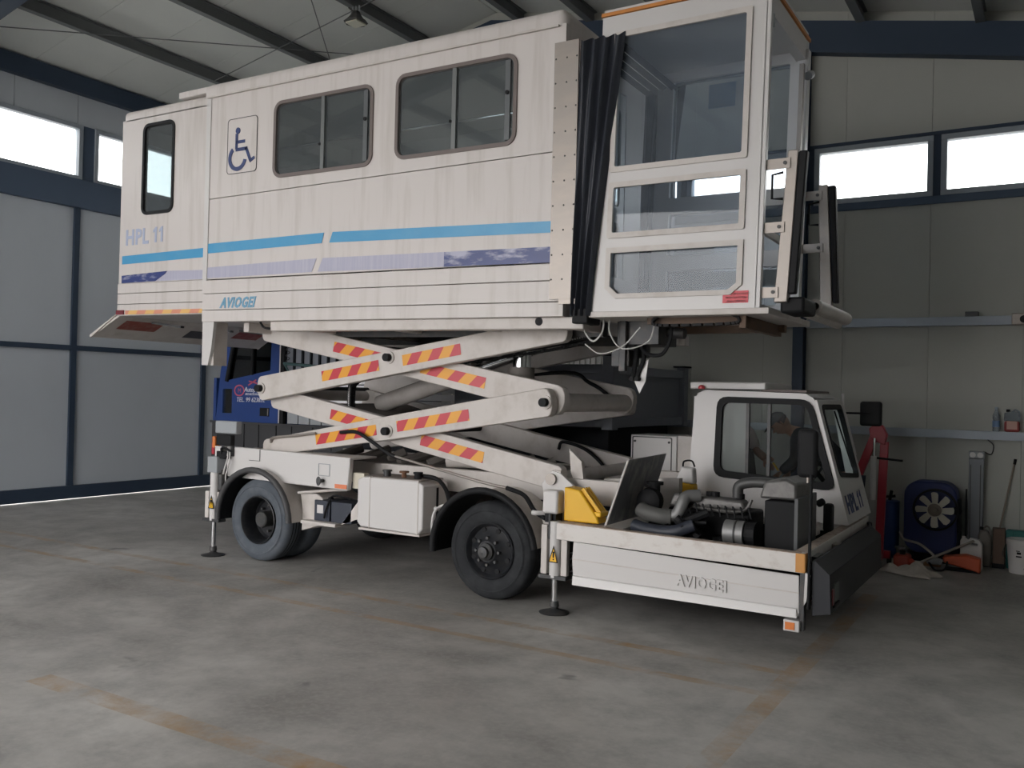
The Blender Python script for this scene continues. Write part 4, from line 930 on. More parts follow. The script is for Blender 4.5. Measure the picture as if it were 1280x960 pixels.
MB().tube([(-2.85, 6.62, .75), (-2.7, 6.58, .73), (-2.5, 6.56, .74), (-2.35, 6.6, .80)], .05, 12).build('hose', mat('bluish_hose', (.03, .035, .05), .5), ENG, smooth=60)
al = MB(); al.cyl((-2.13, 6.70, .76), (-1.98, 6.70, .76), .095, n=24); AL = al.build('alternator', CAST, ENG, smooth=40)
MB().lathe([(.098, 0), (.10, .005), (.098, .015)], (-2.05, 6.70, .76), (1, 0, 0), 24).build('alternator_band', MET, AL)
MB().cyl((-1.98, 6.72, .76), (-1.90, 6.72, .76), .09, n=20).build('pulley', BLK, AL)
m_ = MB()
for i in range(26):
    a = (random.uniform(-2.75, -1.95), random.uniform(6.6, 7.0), random.uniform(.5, .86)); b = (a[0]+random.uniform(-.2, .2), a[1]+random.uniform(-.1, .1), min(.9, a[2]+random.uniform(-.1, .14)))
    m_.cyl(a, b, random.uniform(.012, .04), n=8)
o = m_.build('engine_fittings', BLK, ENG); o['kind'] = 'stuff'
m_ = MB()
for i in range(10):
    x = -2.55+i*.06; m_.tube([(x, 6.86, .90), (x+.02, 6.80, .94), (x+.05, 6.78, .86)], .007, 6)
o = m_.build('injector_pipes', BLK, ENG); o['kind'] = 'stuff'
# radiator
rdm = MB().box(-1.85, -1.62, 6.74, 7.30, .62, 1.02).build('radiator', BLK, LT, bevel=.008)
MB().box(-1.625, -1.60, 6.72, 7.32, .60, 1.05).build('radiator_frame', mat('radiator_grey', (.09, .095, .10), .5), rdm)
MB().prism([(-1.90, 1.03), (-1.62, 1.03), (-1.62, 1.15), (-1.70, 1.19), (-1.86, 1.16)], 'y', 6.76, 7.22).build('header_tank', IRON, rdm, bevel=.02)
# hood plate propped open
hp = MB(); P4 = [(-3.05, 6.5, .745), (-2.80, 7.35, .80), (-2.74, 7.35, 1.31), (-2.875, 6.52, 1.265)]
P4 = [(-3.03, 6.47, .745), (-2.95, 7.15, .78), (-2.80, 7.15, 1.30), (-2.87, 6.52, 1.27)]
v = P4+[(p[0]-.012, p[1], p[2]) for p in P4]
HP = hp.add(v, [(0, 1, 2, 3), (7, 6, 5, 4), (0, 4, 5, 1), (1, 5, 6, 2), (2, 6, 7, 3), (3, 7, 4, 0)]).build('raised_flap', mat('oily_plate', (.20, .21, .225), .4, .2, noise=.8, nscale=(7, 7, 2), ncol=(.44, .43, .42), lo=.48, hi=.6), LT)
MB().tube([P4[0], P4[3]], .008, 6, smooth=False).build('flap_edge', WH2, HP)
# aerial rods near front corner
MB().cyl((-1.44, 6.40, .33), (-1.44, 6.42, 1.26), .011, n=8).build('mirror_pole', BLK, LT)
mr = MB().box(-1.545, -1.405, 6.42, 6.48, 1.235, 1.575).build('mirror', BLK, LT, bevel=.035, seg=3)
MB().cyl((-1.47, 6.45, 1.20), (-1.47, 6.45, 1.26), .012).build('mirror_clamp', ALU, mr)
# ---- driver cab
DY0, DY1 = 7.90, 8.93
def cp(pts, ax, a, b): return MB().prism(pts, ax, a, b)
side_o = [(-2.885, .74), (-1.475, .735), (-1.545, .95), (-1.74, 1.74), (-1.775, 1.80), (-1.84, 1.835), (-2.73, 1.85), (-2.80, 1.82), (-2.83, 1.75)]
def rpoly(pts, r, n=4):
    out = []; N = len(pts)
    for i in range(N):
        p = Vector(pts[i]); a = Vector(pts[i-1]); b = Vector(pts[(i+1) % N]); da = (a-p).normalized(); db = (b-p).normalized()
        for k_ in range(n+1):
            t = k_/n; q0 = p+da*r; q1 = p+db*r; out.append(tuple((1-t)**2*q0+2*t*(1-t)*p+t*t*q1))
    return out
win_n = rpoly([(-2.605, 1.10), (-1.60, 1.045), (-1.80, 1.755), (-2.585, 1.765)], .085)
dc_ = MB(); dc_.side(side_o, [win_n], DY0+.02, .04)
far_open = [(-2.65, .80), (-1.62, .80), (-1.82, 1.75), (-2.62, 1.77)]
dc_.side(side_o, [far_open], DY1-.02, .04)
# roof, back, floor
dc_.prism([(-2.80, 1.80), (-1.84, 1.79), (-1.78, 1.80), (-1.84, 1.833), (-2.73, 1.848), (-2.80, 1.82)], 'y', DY0+.041, DY1-.041)
dc_.front([(DY0+.041, .74), (DY1-.041, .74), (DY1-.041, 1.79), (DY0+.041, 1.79)], [rr(8.1, 8.75, 1.2, 1.7, .06)], -2.83, .04)
# sloped windscreen panel: param plane from (x,z)=(-1.475,.735) to (-1.74,1.74)
def wsf(a, b, c):   # a = y, b = 0..1.04 up the slope
    p0 = Vector((-1.475, .735)); p1 = Vector((-1.76, 1.79)); L__ = (p1-p0).length; d = (p1-p0)/L__; nn = Vector((d.y, -d.x))
    q_ = p0+d*b+nn*(c-.015); return (q_.x, a, q_.y)
ws = rpoly([(8.03, .42), (8.80, .36), (8.82, 1.02), (8.02, 1.02)], .07)
dc_.plate([(DY0-.004, 0), (DY1+.004, 0), (DY1+.004, 1.08), (DY0-.004, 1.08)], [ws], .03, lambda a, b, c: wsf(a, b, c+.018))
DC = dc_.build('driver_cab', WHC, LT, smooth=30)
fr = MB(); fr.side(rpoly([(-2.635, 1.07), (-1.565, 1.015), (-1.785, 1.785), (-2.61, 1.795)], .10), [rpoly([(-2.575, 1.13), (-1.64, 1.075), (-1.82, 1.735), (-2.56, 1.74)], .07)], DY0-.002, .05)
WFr = fr.build('window_frame', BLK, DC, smooth=35)
MB().prism([(-2.58, 1.12), (-2.33, 1.11), (-2.33, 1.75), (-2.57, 1.75)], 'y', DY0+.005, DY0+.012).build('glass', GLD, WFr)
MB().prism([(-2.33, 1.10), (-1.62, 1.06), (-1.81, 1.75), (-2.33, 1.75)], 'y', DY0+.008, DY0+.016).build('glass', GLC, WFr)
for x in (-2.335, -2.145): MB().box(x-.014, x+.014, DY0-.005, DY0+.03, 1.10, 1.75).build('sash_rail', MET, WFr)
MB().plate(rpoly([(8.01, .40), (8.82, .34), (8.84, 1.04), (8.0, 1.04)], .08), [rpoly([(8.05, .44), (8.78, .38), (8.80, 1.0), (8.04, 1.0)], .06)], .04, lambda a, b, c: wsf(a, b, c+.02)).build('windscreen_seal', BLK, DC, smooth=35)
MB().plate(rpoly([(8.03, .42), (8.80, .36), (8.82, 1.02), (8.02, 1.02)], .07), [], .008, wsf).build('windscreen', GLC, DC)
hpl(lambda a, b, c: wsf(7.985+a, .085+b, .036+c), .215, NAVYT, DC, 1.13).build('lettering', NAVYT, DC)
MB().box(-2.90, -2.2, 7.96, 8.9, 1.86, 1.925).build('roof_rack', WHC, DC, bevel=.01)
MB().lathe([(.035, 0), (.035, .02), (.02, .035), (.001, .038)], (-2.74, 7.98, 1.925), (0, 0, 1), 12).build('red_beacon', REDP, DC, smooth=40) if False else MB().lathe([(.03, 0), (.03, .02), (.018, .033), (.001, .036)], (-2.78, 7.94, 1.86), (0, 0, 1), 12).build('red_beacon', REDP, DC)
MB().box(-2.25, -1.85, 8.0, 8.9, 1.845, 1.865).build('roof_hatch', mat('brown_hatch', (.16, .13, .12), .6), DC)
MB().beam(wsf(8.5, .98, .03), wsf(8.62, .45, .035), .012, .012).build('wiper_arm', BLK, DC)
MB().beam(wsf(8.93, .55, .03), wsf(8.95, 1.05, .03), .02, .02).build('grab_rail', WHC, DC)
m_ = MB(); m_.box(-2.5, -2.1, 8.2, 8.65, .75, .85); m_.prism([(-2.55, .85), (-2.42, .85), (-2.48, 1.3), (-2.56, 1.3)], 'y', 8.22, 8.63); m_.build('driver_seat', BLK, DC, bevel=.03)
m_ = MB(); m_.tube([(-1.85+.17*math.cos(a)*.5, 8.42+.17*math.sin(a), 1.13+.17*math.cos(a)*.8) for a in [2*PI*i/16 for i in range(17)]], .012); m_.cyl((-1.7, 8.42, .95), (-1.85, 8.42, 1.13), .02); m_.build('steering_wheel', BLK, DC)
m2_ = MB().box(-1.60, -1.40, 9.07, 9.12, 1.545, 1.78).build('mirror', BLK, LT, bevel=.03, seg=3)
MB().cyl((-1.72, 8.95, 1.665), (-1.5, 9.08, 1.665), .009, n=8).build('mirror_arm', BLK, m2_); MB().cyl((-1.72, 8.98, 1.35), (-1.74, 8.98, 1.85), .014, n=8).build('mirror_bracket', WHC, m2_)
m_ = MB(tdf); m_.box(-1.60, -1.53, 7.55, 7.66, .745, .97); m_.cyl((-1.66, 7.6, .95), (-1.60, 7.62, .99), .03); m_.build('work_light', BLK, DC, bevel=.02)
m_ = MB(); m_.box(-1.72, -1.60, 7.36, 7.48, .70, .80); m_.cyl((-1.66, 7.42, .8), (-1.66, 7.42, .83), .04); m_.build('reservoir', WH2, DK, bevel=.01)
# control box behind cab
cbx = MB().box(-3.72, -3.22, 8.50, 8.95, .74, 1.385).build('control_cabinet', WHC, LT, bevel=.01)
MB().side(rr(-3.70, -3.27, .80, 1.37, .01, 1), [rr(-3.69, -3.28, .81, 1.36, .01, 1)], 8.497, .006).build('door_line', MET, cbx)
MB().box(-3.21, -3.02, 8.50, 8.95, .74, 1.39).build('side_panel', WH2, cbx)
for x in (-3.67, -3.30):
    for z in (.86, 1.32): MB().cyl((x, 8.485, z), (x, 8.5, z), .012, n=8).build('screw', MET, cbx)

# ================================================================== LOOSE THINGS ON DECK
o = MB().prism([(-3.42, .745), (-3.10, .745), (-3.12, .80), (-3.28, 1.005), (-3.42, 1.02)], 'y', 6.49, 6.66)
YC = thing('wheel_chock', 'yellow plastic wheel chock on the deck corner beside the front stabiliser leg', 'chock', (-3.27, 6.57, .742))
o.build('wedge', YEL, YC, bevel=.012)
for y in (6.53, 6.575, 6.62): MB().beam((-3.27, y, 1.015), (-3.11, y, .83), .018, .03).build('rib', YEL, YC)
MB().box(-3.17, -3.09, 6.50, 6.65, .80, .84).build('handle', YEL, YC, bevel=.01)
y0_ = 7.55
JC = thing('wheel_chock', 'yellow and white chock standing on the deck behind the engine', 'chock', (-2.78, y0_, .735))
MB().prism([(-2.90, .735), (-2.66, .735), (-2.68, 1.02), (-2.86, 1.03)], 'y', y0_-.06, y0_+.06).build('body', YEL, JC, bevel=.015)
MB().prism([(-2.86, 1.03), (-2.68, 1.02), (-2.69, 1.16), (-2.80, 1.17)], 'y', y0_-.05, y0_+.05).build('white_top', WHC, JC, bevel=.015)
MB().tube([(-2.80, y0_, 1.15), (-2.79, y0_, 1.21), (-2.72, y0_, 1.22), (-2.69, y0_, 1.17)], .008).build('handle', BLK, JC)
#NEXT
# ================================================================== BLUE TRUCK BEHIND
BT_ = thing('tipper_truck', 'blue-cabbed tipper truck with dark grey body parked along the back wall', 'truck', (-7.4, 10.1, 0))
TBL = mat('truck_blue', (.025, .06, .22), .3, noise=.3, nscale=(3, 3, 3), ncol=(.03, .05, .16))
TGR = mat('truck_dark_grey', (.25, .27, .31), .5, noise=.3, nscale=(3, 3, 3), ncol=(.25, .26, .29))
TBK = mat('truck_black', (.012, .014, .018), .6, spec=.2)
ty = 9.15
c = MB(); wn = [(-10.55, 1.86), (-9.62, 2.02), (-9.60, 2.72), (-10.32, 2.72)]
c.side([(-10.80, .75), (-9.40, .75), (-9.40, 2.95), (-10.45, 2.95), (-10.66, 2.0)], [wn, [(-10.60, 1.38), (-10.40, 1.38), (-10.40, 1.74), (-10.60, 1.74)]], ty+.02, .04)
c.side([(-10.80, .75), (-9.40, .75), (-9.40, 2.95), (-10.45, 2.95), (-10.66, 2.0)], [wn], ty+2.13, .04)
c.box(-10.45, -9.40, ty, ty+2.15, 2.95, 3.0); c.box(-10.8, -10.74, ty, ty+2.15, .6, 1.9); c.box(-10.8, -9.4, ty, ty+2.15, .75, .8)
c.box(-9.44, -9.40, ty, ty+2.15, .75, 1.75); c.box(-9.44, -9.40, ty, ty+.35, 1.75, 2.95); c.box(-9.44, -9.40, ty+1.8, ty+2.15, 1.75, 2.95)
TC = c.build('truck_cab', TBL, BT_)
GLT = glassmat('truck_glass', (.75, .82, .82), .05)
MB().prism(wn, 'y', ty+.015, ty+.025).build('window_glass', GLT, TC); MB().prism([(-10.60, 1.38), (-10.40, 1.38), (-10.40, 1.74), (-10.60, 1.74)], 'y', ty+.015, ty+.025).build('window_glass', GLT, TC)
MB().prism([(-10.72, 1.95), (-10.42, 2.9), (-10.42, 2.9), (-10.72, 1.95)], 'y', ty+.05, ty+2.1) if False else None
MB().beam((-10.50, ty-.02, 1.85), (-10.30, ty-.02, 2.75), .03, .05).build('window_bar', BLK, TC); MB().beam((-9.98, ty-.01, 1.95), (-9.98, ty-.01, 2.75), .03, .03).build('window_bar', BLK, TC)
MB().box(-9.435, -9.415, ty-.008, ty, 1.27, 2.9).build('door_trim', WHC, TC)
MB().box(-9.41, -9.34, ty-.01, ty+.05, .75, 2.9).build('edge_strip', BLK, TC)
MB().box(-9.80, -9.62, ty-.012, ty, 1.36, 1.48).build('door_handle', BLK, TC); MB().box(-9.64, -9.625, ty-.02, ty-.01, 1.37, 1.47).build('door_handle', ALU, TC)
ow = mat('sign_white', (.75, .75, .8), .5); orr = mat('sign_red', (.5, .10, .16), .5)
l_ = MB(); l_.text('TEL. 99 623832', .094, lambda a, b, c: (-10.30+a*.98, ty-.003-c, 1.555+b+.01*a), th=.003, shear=.15); l_.text('Autopool', .10, lambda a, b, c: (-10.14+a*.90, ty-.003-c, 1.705+b), th=.003, shear=.2); l_.text('BREAKDOWN', .045, lambda a, b, c: (-10.12+a, ty-.003-c, 1.655+b), th=.003, shear=.2)
l_.build('lettering', ow, TC)
l_ = MB(); l_.side([(-10.245+.11*math.cos(a), 1.72+.085*math.sin(a)) for a in [2*PI*i/24 for i in range(24)]], [[(-10.245+.088*math.cos(a), 1.72+.065*math.sin(a)) for a in [2*PI*i/24 for i in range(24)]]], ty-.003, .003)
l_.build('round_emblem', orr, TC)
l_ = MB(); l_.beam((-10.06, ty-.003, 1.80), (-9.90, ty-.003, 1.88), .003, .02); l_.beam((-10.05, ty-.003, 1.86), (-9.88, ty-.003, 1.83), .003, .02); l_.text('M', .09, lambda a, b, c: (-10.275+a, ty-.003-c, 1.69+b), th=.003); l_.build('emblem_mark', orr, TC)
# lower dark fairing with folds
m_ = MB(); m_.box(-10.8, -8.0, ty-.06, ty-.02, 1.235, 1.265); m_.box(-10.8, -8.0, ty-.012, ty+.05, .15, 1.24)
for x in (-10.5, -10.15, -9.85, -9.5, -9.2, -8.8, -8.45): m_.box(x, x+.05, ty-.03, ty, .2, 1.24)
m_.build('lower_fairing', mat('fairing_dark', (.055, .056, .06), .6, spec=.3), BT_)
# tool body between cab and tipper
m_ = MB(); m_.box(-9.34, -8.1, ty+.05, ty+2.1, 1.56, 2.75)
TB = m_.build('tool_body', TGR, BT_)
for i in range(7): MB().box(-9.2+i*.16, -9.17+i*.16, ty+.02, ty+.05, 1.6, 2.7).build('stake', TBK, TB)
MB().tube([(-9.33+.0, ty-.02, 2.12), (-8.4, ty-.02, 2.06)], .022, 8, smooth=False).build('green_rail', mat('green_rail', (.06, .12, .12), .5), TB)
MB().tube([(-9.33, ty-.02, 2.12), (-9.12, ty-.02, 1.86), (-9.0, ty-.02, 2.05)], .016, 6, smooth=False).build('green_rail', MATS['green_rail'], TB)
m_ = MB(); [m_.box(-9.29+i*.22, -9.09+i*.22, ty+.03, ty+.06, 1.27, 1.53) for i in range(5)]; 
for i in range(5): MB().box(-9.29+i*.22, -9.09+i*.22, ty+.03, ty+.06, 1.27, 1.53).build('side_locker', GREYP, TB)
q = MB(); P_ = [(-9.27+.03*math.cos(i*.9), ty-.01+.02*math.sin(i*.9), 2.1+i*.012) for i in range(52)]; q.tube(P_, .006, 5, smooth=False); q.build('coiled_air_line', MET, TB)
# aluminium dropsides
m_ = MB().box(-8.1, -5.4, ty+.1, ty+2.1, 1.44, 1.56); DS = m_.build('load_bed', TGR, BT_)
for i in range(4): MB().box(-8.65, -5.45, ty-.01, ty+.03, 1.56+i*.095, 1.642+i*.095).build('aluminium_plank', mat('aluminium_plank', (.85, .86, .88), .4), DS)
# tipper body with end face
m_ = MB(); m_.box(-6.3, -4.20, 8.98, 11.22, 1.46, 1.52); m_.box(-6.3, -4.20, 9.02, 9.06, 1.46, 2.06); m_.box(-4.24, -4.20, 8.98, 11.24, 1.42, 2.08)
TP = m_.build('tipper_body', TGR, BT_)
for a in ((-6.3, -4.17, 8.95, 9.03, 2.02, 2.12), (-6.3, -4.17, 8.95, 9.03, 1.42, 1.50), (-4.22, -4.15, 8.95, 11.27, 2.02, 2.12), (-4.22, -4.15, 8.95, 11.27, 1.42, 1.52)): MB().box(*a).build('rail', TGR, TP, bevel=.006)
for a in ((-4.25, -4.12, 8.90, 9.06, 1.40, 2.22), (-4.24, -4.13, 11.13, 11.27, 1.40, 2.17), (-5.3, -5.22, 8.94, 9.0, 1.5, 2.02)): MB().box(*a).build('corner_post', TGR, TP, bevel=.006)
MB().box(-4.28, -4.08, 8.88, 9.1, 2.21, 2.235).build('post_cap', TBK, TP); MB().box(-4.26, -4.10, 11.05, 11.3, 2.16, 2.18).build('post_cap', TBK, TP)
m_ = MB(); m_.box(-9.2, -4.4, 9.3, 9.45, .75, 1.0); m_.box(-9.2, -4.4, 10.7, 10.85, .75, 1.0); m_.box(-8, -4.3, 9.2, 11, 1.0, 1.40); m_.box(-4.34, -4.26, 9.1, 11.1, .55, 1.1); m_.build('truck_chassis', TBK, BT_)
for x in (-10.1, -5.6, -6.6):
    for y in (9.2, 10.9): MB().lathe([(.001, 0), (.28, 0), (.42, .0), (.47, .05), (.47, .22), (.42, .27), (.001, .27)], (x, y, .47), (0, 1, 0), 28).build('tyre', TYRE, BT_, smooth=35)

# ================================================================== PEOPLE
SKIN = mat('skin', (.42, .23, .16), .55); HAIR = mat('dark_hair', (.03, .022, .018), .8)
def skinmesh(name, pts, edges, radii, m, parent, root=0, sub=2, flat=None):
    o0 = parent.location if parent.parent is None else parent.parent.location+parent.location
    me = bpy.data.meshes.new(name); me.from_pydata([Vector(p)-o0 for p in pts], edges, []); me.materials.append(m)
    o = bpy.data.objects.new(name, me); COL.objects.link(o); o.parent = parent
    md = o.modifiers.new('skin', 'SKIN')
    if not me.skin_vertices: me.attributes.new('skin', 'FLOAT', 'POINT')
    for i, r in enumerate(radii):
        s_ = me.skin_vertices[0].data[i]; s_.radius = (r, r) if not isinstance(r, tuple) else r; s_.use_root = (i == root); s_.use_loose = False
    md.use_smooth_shade = True
    sb = o.modifiers.new('sub', 'SUBSURF'); sb.levels = sub; sb.render_levels = sub
    return o
def chain(n, start=0): return [(i+start, i+start+1) for i in range(n-1)]
def person(name, label, loc, J, shirt, trous, cap=None, scale=1, vest=None, shirtlen=.0, sleeves=True):
    T_ = thing(name, label, 'person', loc)
    # body
    order = ['pelvis', 'belly', 'chest', 'neckbase', 'neck', 'skull', 'crown', 'sh_l', 'el_l', 'wr_l', 'sh_r', 'el_r', 'wr_r', 'hip_l', 'kn_l', 'an_l', 'to_l', 'hip_r', 'kn_r', 'an_r', 'to_r']
    idx = {k: i for i, k in enumerate(order)}
    E_ = [('pelvis', 'belly'), ('belly', 'chest'), ('chest', 'neckbase'), ('neckbase', 'neck'), ('neck', 'skull'), ('skull', 'crown'), ('neckbase', 'sh_l'), ('sh_l', 'el_l'), ('el_l', 'wr_l'), ('neckbase', 'sh_r'), ('sh_r', 'el_r'), ('el_r', 'wr_r'),
          ('pelvis', 'hip_l'), ('hip_l', 'kn_l'), ('kn_l', 'an_l'), ('an_l', 'to_l'), ('pelvis', 'hip_r'), ('hip_r', 'kn_r'), ('kn_r', 'an_r'), ('an_r', 'to_r')]
    rad = dict(pelvis=.13, belly=.12, chest=.12, neckbase=.065, neck=.052, skull=.075, crown=.06, sh_l=.05, el_l=.042, wr_l=.028, sh_r=.05, el_r=.042, wr_r=.028, hip_l=.085, kn_l=.055, an_l=.038, to_l=.03, hip_r=.085, kn_r=.055, an_r=.038, to_r=.03)
    P_ = [J[k] for k in order]
    body = skinmesh('body', P_, [(idx[a], idx[b]) for a, b in E_], [rad[k] for k in order], SKIN, T_)
    def garment(nm, keys, mm, extra, root):
        ii = {k: i for i, k in enumerate(keys)}; ed = [(ii[a], ii[b]) for a, b in E_ if a in ii and b in ii]
        return skinmesh(nm, [J[k] for k in keys], ed, [rad[k]+(extra*2.2 if k in ('neckbase', 'chest', 'sh_l', 'sh_r') else extra) for k in keys], mm, T_, ii[root])
    garment('jacket', ['pelvis', 'belly', 'chest', 'neckbase', 'sh_l', 'el_l', 'sh_r', 'el_r']+(['wr_l', 'wr_r'] if sleeves else []), shirt, .022, 'pelvis')
    garment('trousers', ['pelvis', 'hip_l', 'kn_l', 'an_l', 'hip_r', 'kn_r', 'an_r'], trous, .015, 'pelvis')
    for s_ in ('l', 'r'):
        a = Vector(J['an_'+s_]); b = Vector(J['to_'+s_]); m_ = MB(); m_.beam((a.x, a.y, .045), (b.x, b.y, .045), .09, .09, (0, 0, 1)); m_.build('shoe', BLK, T_, bevel=.03)
    # head frame
    hc = Vector(J['skull']); up = (Vector(J['crown'])-Vector(J['neck'])).normalized(); fw = Vector(J['face']).normalized(); fw = (fw-up*fw.dot(up)).normalized(); sd = up.cross(fw)
    def H(a, b, c): return tuple(hc+sd*a+fw*b+up*c)
    h = MB(); h.ball((0, 0, 0), .078, .098, .118, 20, 14)
    v2 = []
    for (x, y, z) in h.v:
        k_ = 1-.22*max(0, -z/.118) ; v2.append(H(x*k_, y*(1-.05*max(0, -z/.118)), z))
    h.v = v2; 
    h.add([H(-.012, .09, .01), H(.012, .09, .01), H(0, .122, -.018), H(-.017, .09, -.03), H(.017, .09, -.03)], [(0, 1, 2), (0, 2, 3), (1, 4, 2), (3, 2, 4)])
    for s_ in (-1, 1): h.add([H(s_*.074, .01, .02), H(s_*.092, -.012, .026), H(s_*.090, -.015, -.02), H(s_*.074, .005, -.03), H(s_*.078, -.02, 0)], [(0, 1, 2, 3), (1, 4, 2), (0, 4, 1)])
    hd = h.build('head', SKIN, T_, smooth=60)
    for s_ in (-1, 1):
        MB().ball(H(s_*.031, .086, .018), .011, .011, .009, 10, 6).build('eye', mat('eye', (.25, .22, .2), .2), hd)
        MB().beam(H(s_*.048, .086, .036), H(s_*.014, .094, .036), .008, .006).build('eyebrow', HAIR, hd)
    MB().beam(H(-.025, .088, -.052), H(.025, .088, -.052), .01, .008).build('mouth', mat('lips', (.32, .13, .11), .5), hd)
    hr = MB(); hr.ball((0, 0, 0), .083, .102, .120, 20, 14); hr.v = [H(x, y-.006, max(z, -.02-.35*(y+.02) if y < .02 else .055)+.004) for x, y, z in hr.v]
    hr.build('hair', HAIR, T_, smooth=60)
    if cap:
        cpv = MB(); cpv.ball((0, 0, 0), .090, .108, .126, 20, 12); cpv.v = [H(x, y-.004, max(z, .045)+.006) for x, y, z in cpv.v]
        cpv.add([H(x, y, z) for x, y, z in ((-.07, .075, .052), (-.055, .15, .046), (0, .172, .048), (.055, .15, .046), (.07, .075, .052), (-.07, .075, .06), (-.055, .15, .054), (0, .172, .056), (.055, .15, .054), (.07, .075, .06))], [(0, 1, 2, 3, 4), (9, 8, 7, 6, 5), (0, 5, 6, 1), (1, 6, 7, 2), (2, 7, 8, 3), (3, 8, 9, 4)])
        cpo = cpv.build('cap', cap, T_, smooth=50)
    # hands: palm + five fingers
    for s_ in ('l', 'r'):
        e = Vector(J['el_'+s_]); w_ = Vector(J['wr_'+s_]); d = (w_-e).normalized(); n_ = Vector((0, 0, 1)); n_ = (n_-d*n_.dot(d)).normalized(); b = d.cross(n_)
        pts = [w_-d*.01, w_+d*.04, w_+d*.085]; ed = [(0, 1), (1, 2)]; rr_ = [.026, (.036, .02), (.038, .017)]
        for i, (o_, ln) in enumerate(((-.03, .066), (-.01, .078), (.011, .074), (.03, .058))):
            k0 = len(pts); base = w_+d*.082+b*o_
            pts += [base, base+d*ln*.5-n_*.006, base+d*ln*.8-n_*.028]; ed += [(2, k0), (k0, k0+1), (k0+1, k0+2)]; rr_ += [.0095, .009, .0075]
        k0 = len(pts); sg_ = -1 if s_ == 'l' else 1
        base = w_+d*.03+b*sg_*.03; pts += [base, base+d*.03+b*sg_*.025-n_*.01, base+d*.06+b*sg_*.03-n_*.02]; ed += [(1, k0), (k0, k0+1), (k0+1, k0+2)]; rr_ += [.013, .0105, .009]
        skinmesh('hand', pts, ed, rr_, SKIN, T_, 1, 1)
    return T_
NAVJ = mat('dark_jacket', (.015, .018, .028), .85); NAVT = mat('dark_trousers', (.02, .025, .04), .85); WSH = mat('pale_shirt', (.62, .52, .50), .8)
px, py = -1.95, 9.55
J1 = dict(pelvis=(-1.80, 9.62, .95), belly=(-1.88, 9.58, 1.12), chest=(-2.10, 9.48, 1.34), neckbase=(-2.27, 9.40, 1.455), neck=(-2.34, 9.36, 1.475), skull=(-2.42, 9.32, 1.53), crown=(-2.47, 9.30, 1.60),
          sh_l=(-2.21, 9.25, 1.43), el_l=(-2.20, 9.12, 1.18), wr_l=(-2.33, 9.02, 1.05), sh_r=(-2.27, 9.60, 1.43), el_r=(-2.32, 9.62, 1.18), wr_r=(-2.36, 9.50, 1.02),
          hip_l=(-1.80, 9.53, .90), kn_l=(-1.88, 9.50, .48), an_l=(-1.82, 9.50, .08), to_l=(-2.02, 9.48, .04), hip_r=(-1.80, 9.72, .90), kn_r=(-1.90, 9.75, .48), an_r=(-1.85, 9.78, .08), to_r=(-2.05, 9.76, .04), face=(-.75, -.35, -.55))
P1 = person('person', 'man in dark jacket and dark cap bending down behind the driver cab window', (-1.88, 9.6, 0), J1, NAVJ, NAVT, cap=mat('grey_cap', (.07, .075, .08), .8))
MB().beam((-2.41, 9.06, 1.14), (-2.35, 9.03, 1.07), .022, .016).build('yellow_pen', YEL, P1)
MB().prism([(-2.22, 1.02), (-2.10, 1.02), (-2.14, 1.36), (-2.22, 1.36)], 'y', 9.335, 9.345).build('shirt_front', mat('grey_shirt', (.25, .28, .32), .8), P1) if False else None
J2 = dict(pelvis=(-3.22, 9.62, .95), belly=(-3.18, 9.6, 1.12), chest=(-3.10, 9.55, 1.32), neckbase=(-3.02, 9.52, 1.46), neck=(-2.98, 9.5, 1.53), skull=(-2.93, 9.48, 1.63), crown=(-2.92, 9.47, 1.70),
          sh_l=(-2.88, 9.66, 1.43), el_l=(-2.74, 9.62, 1.22), wr_l=(-2.60, 9.45, 1.18), sh_r=(-2.78, 9.38, 1.42), el_r=(-2.66, 9.32, 1.24), wr_r=(-2.54, 9.24, 1.15),
          hip_l=(-3.22, 9.72, .9), kn_l=(-3.18, 9.74, .48), an_l=(-3.25, 9.75, .08), to_l=(-3.05, 9.75, .04), hip_r=(-3.22, 9.52, .9), kn_r=(-3.18, 9.50, .48), an_r=(-3.25, 9.50, .08), to_r=(-3.05, 9.50, .04), face=(.85, -.1, -.5))
P2 = person('person', 'person in pale shirt reaching one arm forward behind the cab dusty rear window pane', (-3.2, 9.6, 0), J2, WSH, NAVT, sleeves=False)

# ================================================================== THINGS ALONG THE BACK WALL
HO = thing('engine_hoist', 'red folding engine hoist with white hydraulic ram standing beside the driver cab', 'hoist', (-1.66, 10.6, 0))
RP = REDPAINT
MB().beam((-1.64, 10.6, .09), (-1.60, 10.6, 1.34), .07, .085).build('upright', RP, HO, bevel=.006)
MB().beam((-1.86, 10.55, .95), (-1.68, 10.6, 1.47), .075, .085).build('boom', RP, HO, bevel=.006)
MB().prism([(-1.74, 1.36), (-1.59, 1.30), (-1.57, 1.42), (-1.62, 1.52), (-1.70, 1.54), (-1.76, 1.48)], 'y', 10.55, 10.65).build('boom_head', RP, HO, bevel=.01)
rm_ = MB(); rm_.cyl((-1.70, 10.5, .70), (-1.695, 10.5, 1.18), .032, n=16); rm_.cyl((-1.695, 10.5, 1.18), (-1.69, 10.5, 1.38), .013, m=1); rm_.build('hydraulic_ram', [WHC, CHR], HO, smooth=40)
MB().cyl((-1.70, 10.55, 1.16), (-1.40, 10.5, 1.145), .012).build('pump_handle', BLK, HO)
MB().beam((-1.9, 10.5, .55), (-1.86, 10.5, .95), .06, .05).build('boom_extension', BLK, HO)
m_ = MB(); m_.beam((-1.62, 10.6, .10), (-1.62, 10.25, .08), .08, .08, (1, 0, 0)); m_.beam((-1.9, 10.6, .10), (-1.52, 10.6, .10), .08, .08); m_.build('base_leg', RP, HO, bevel=.005)
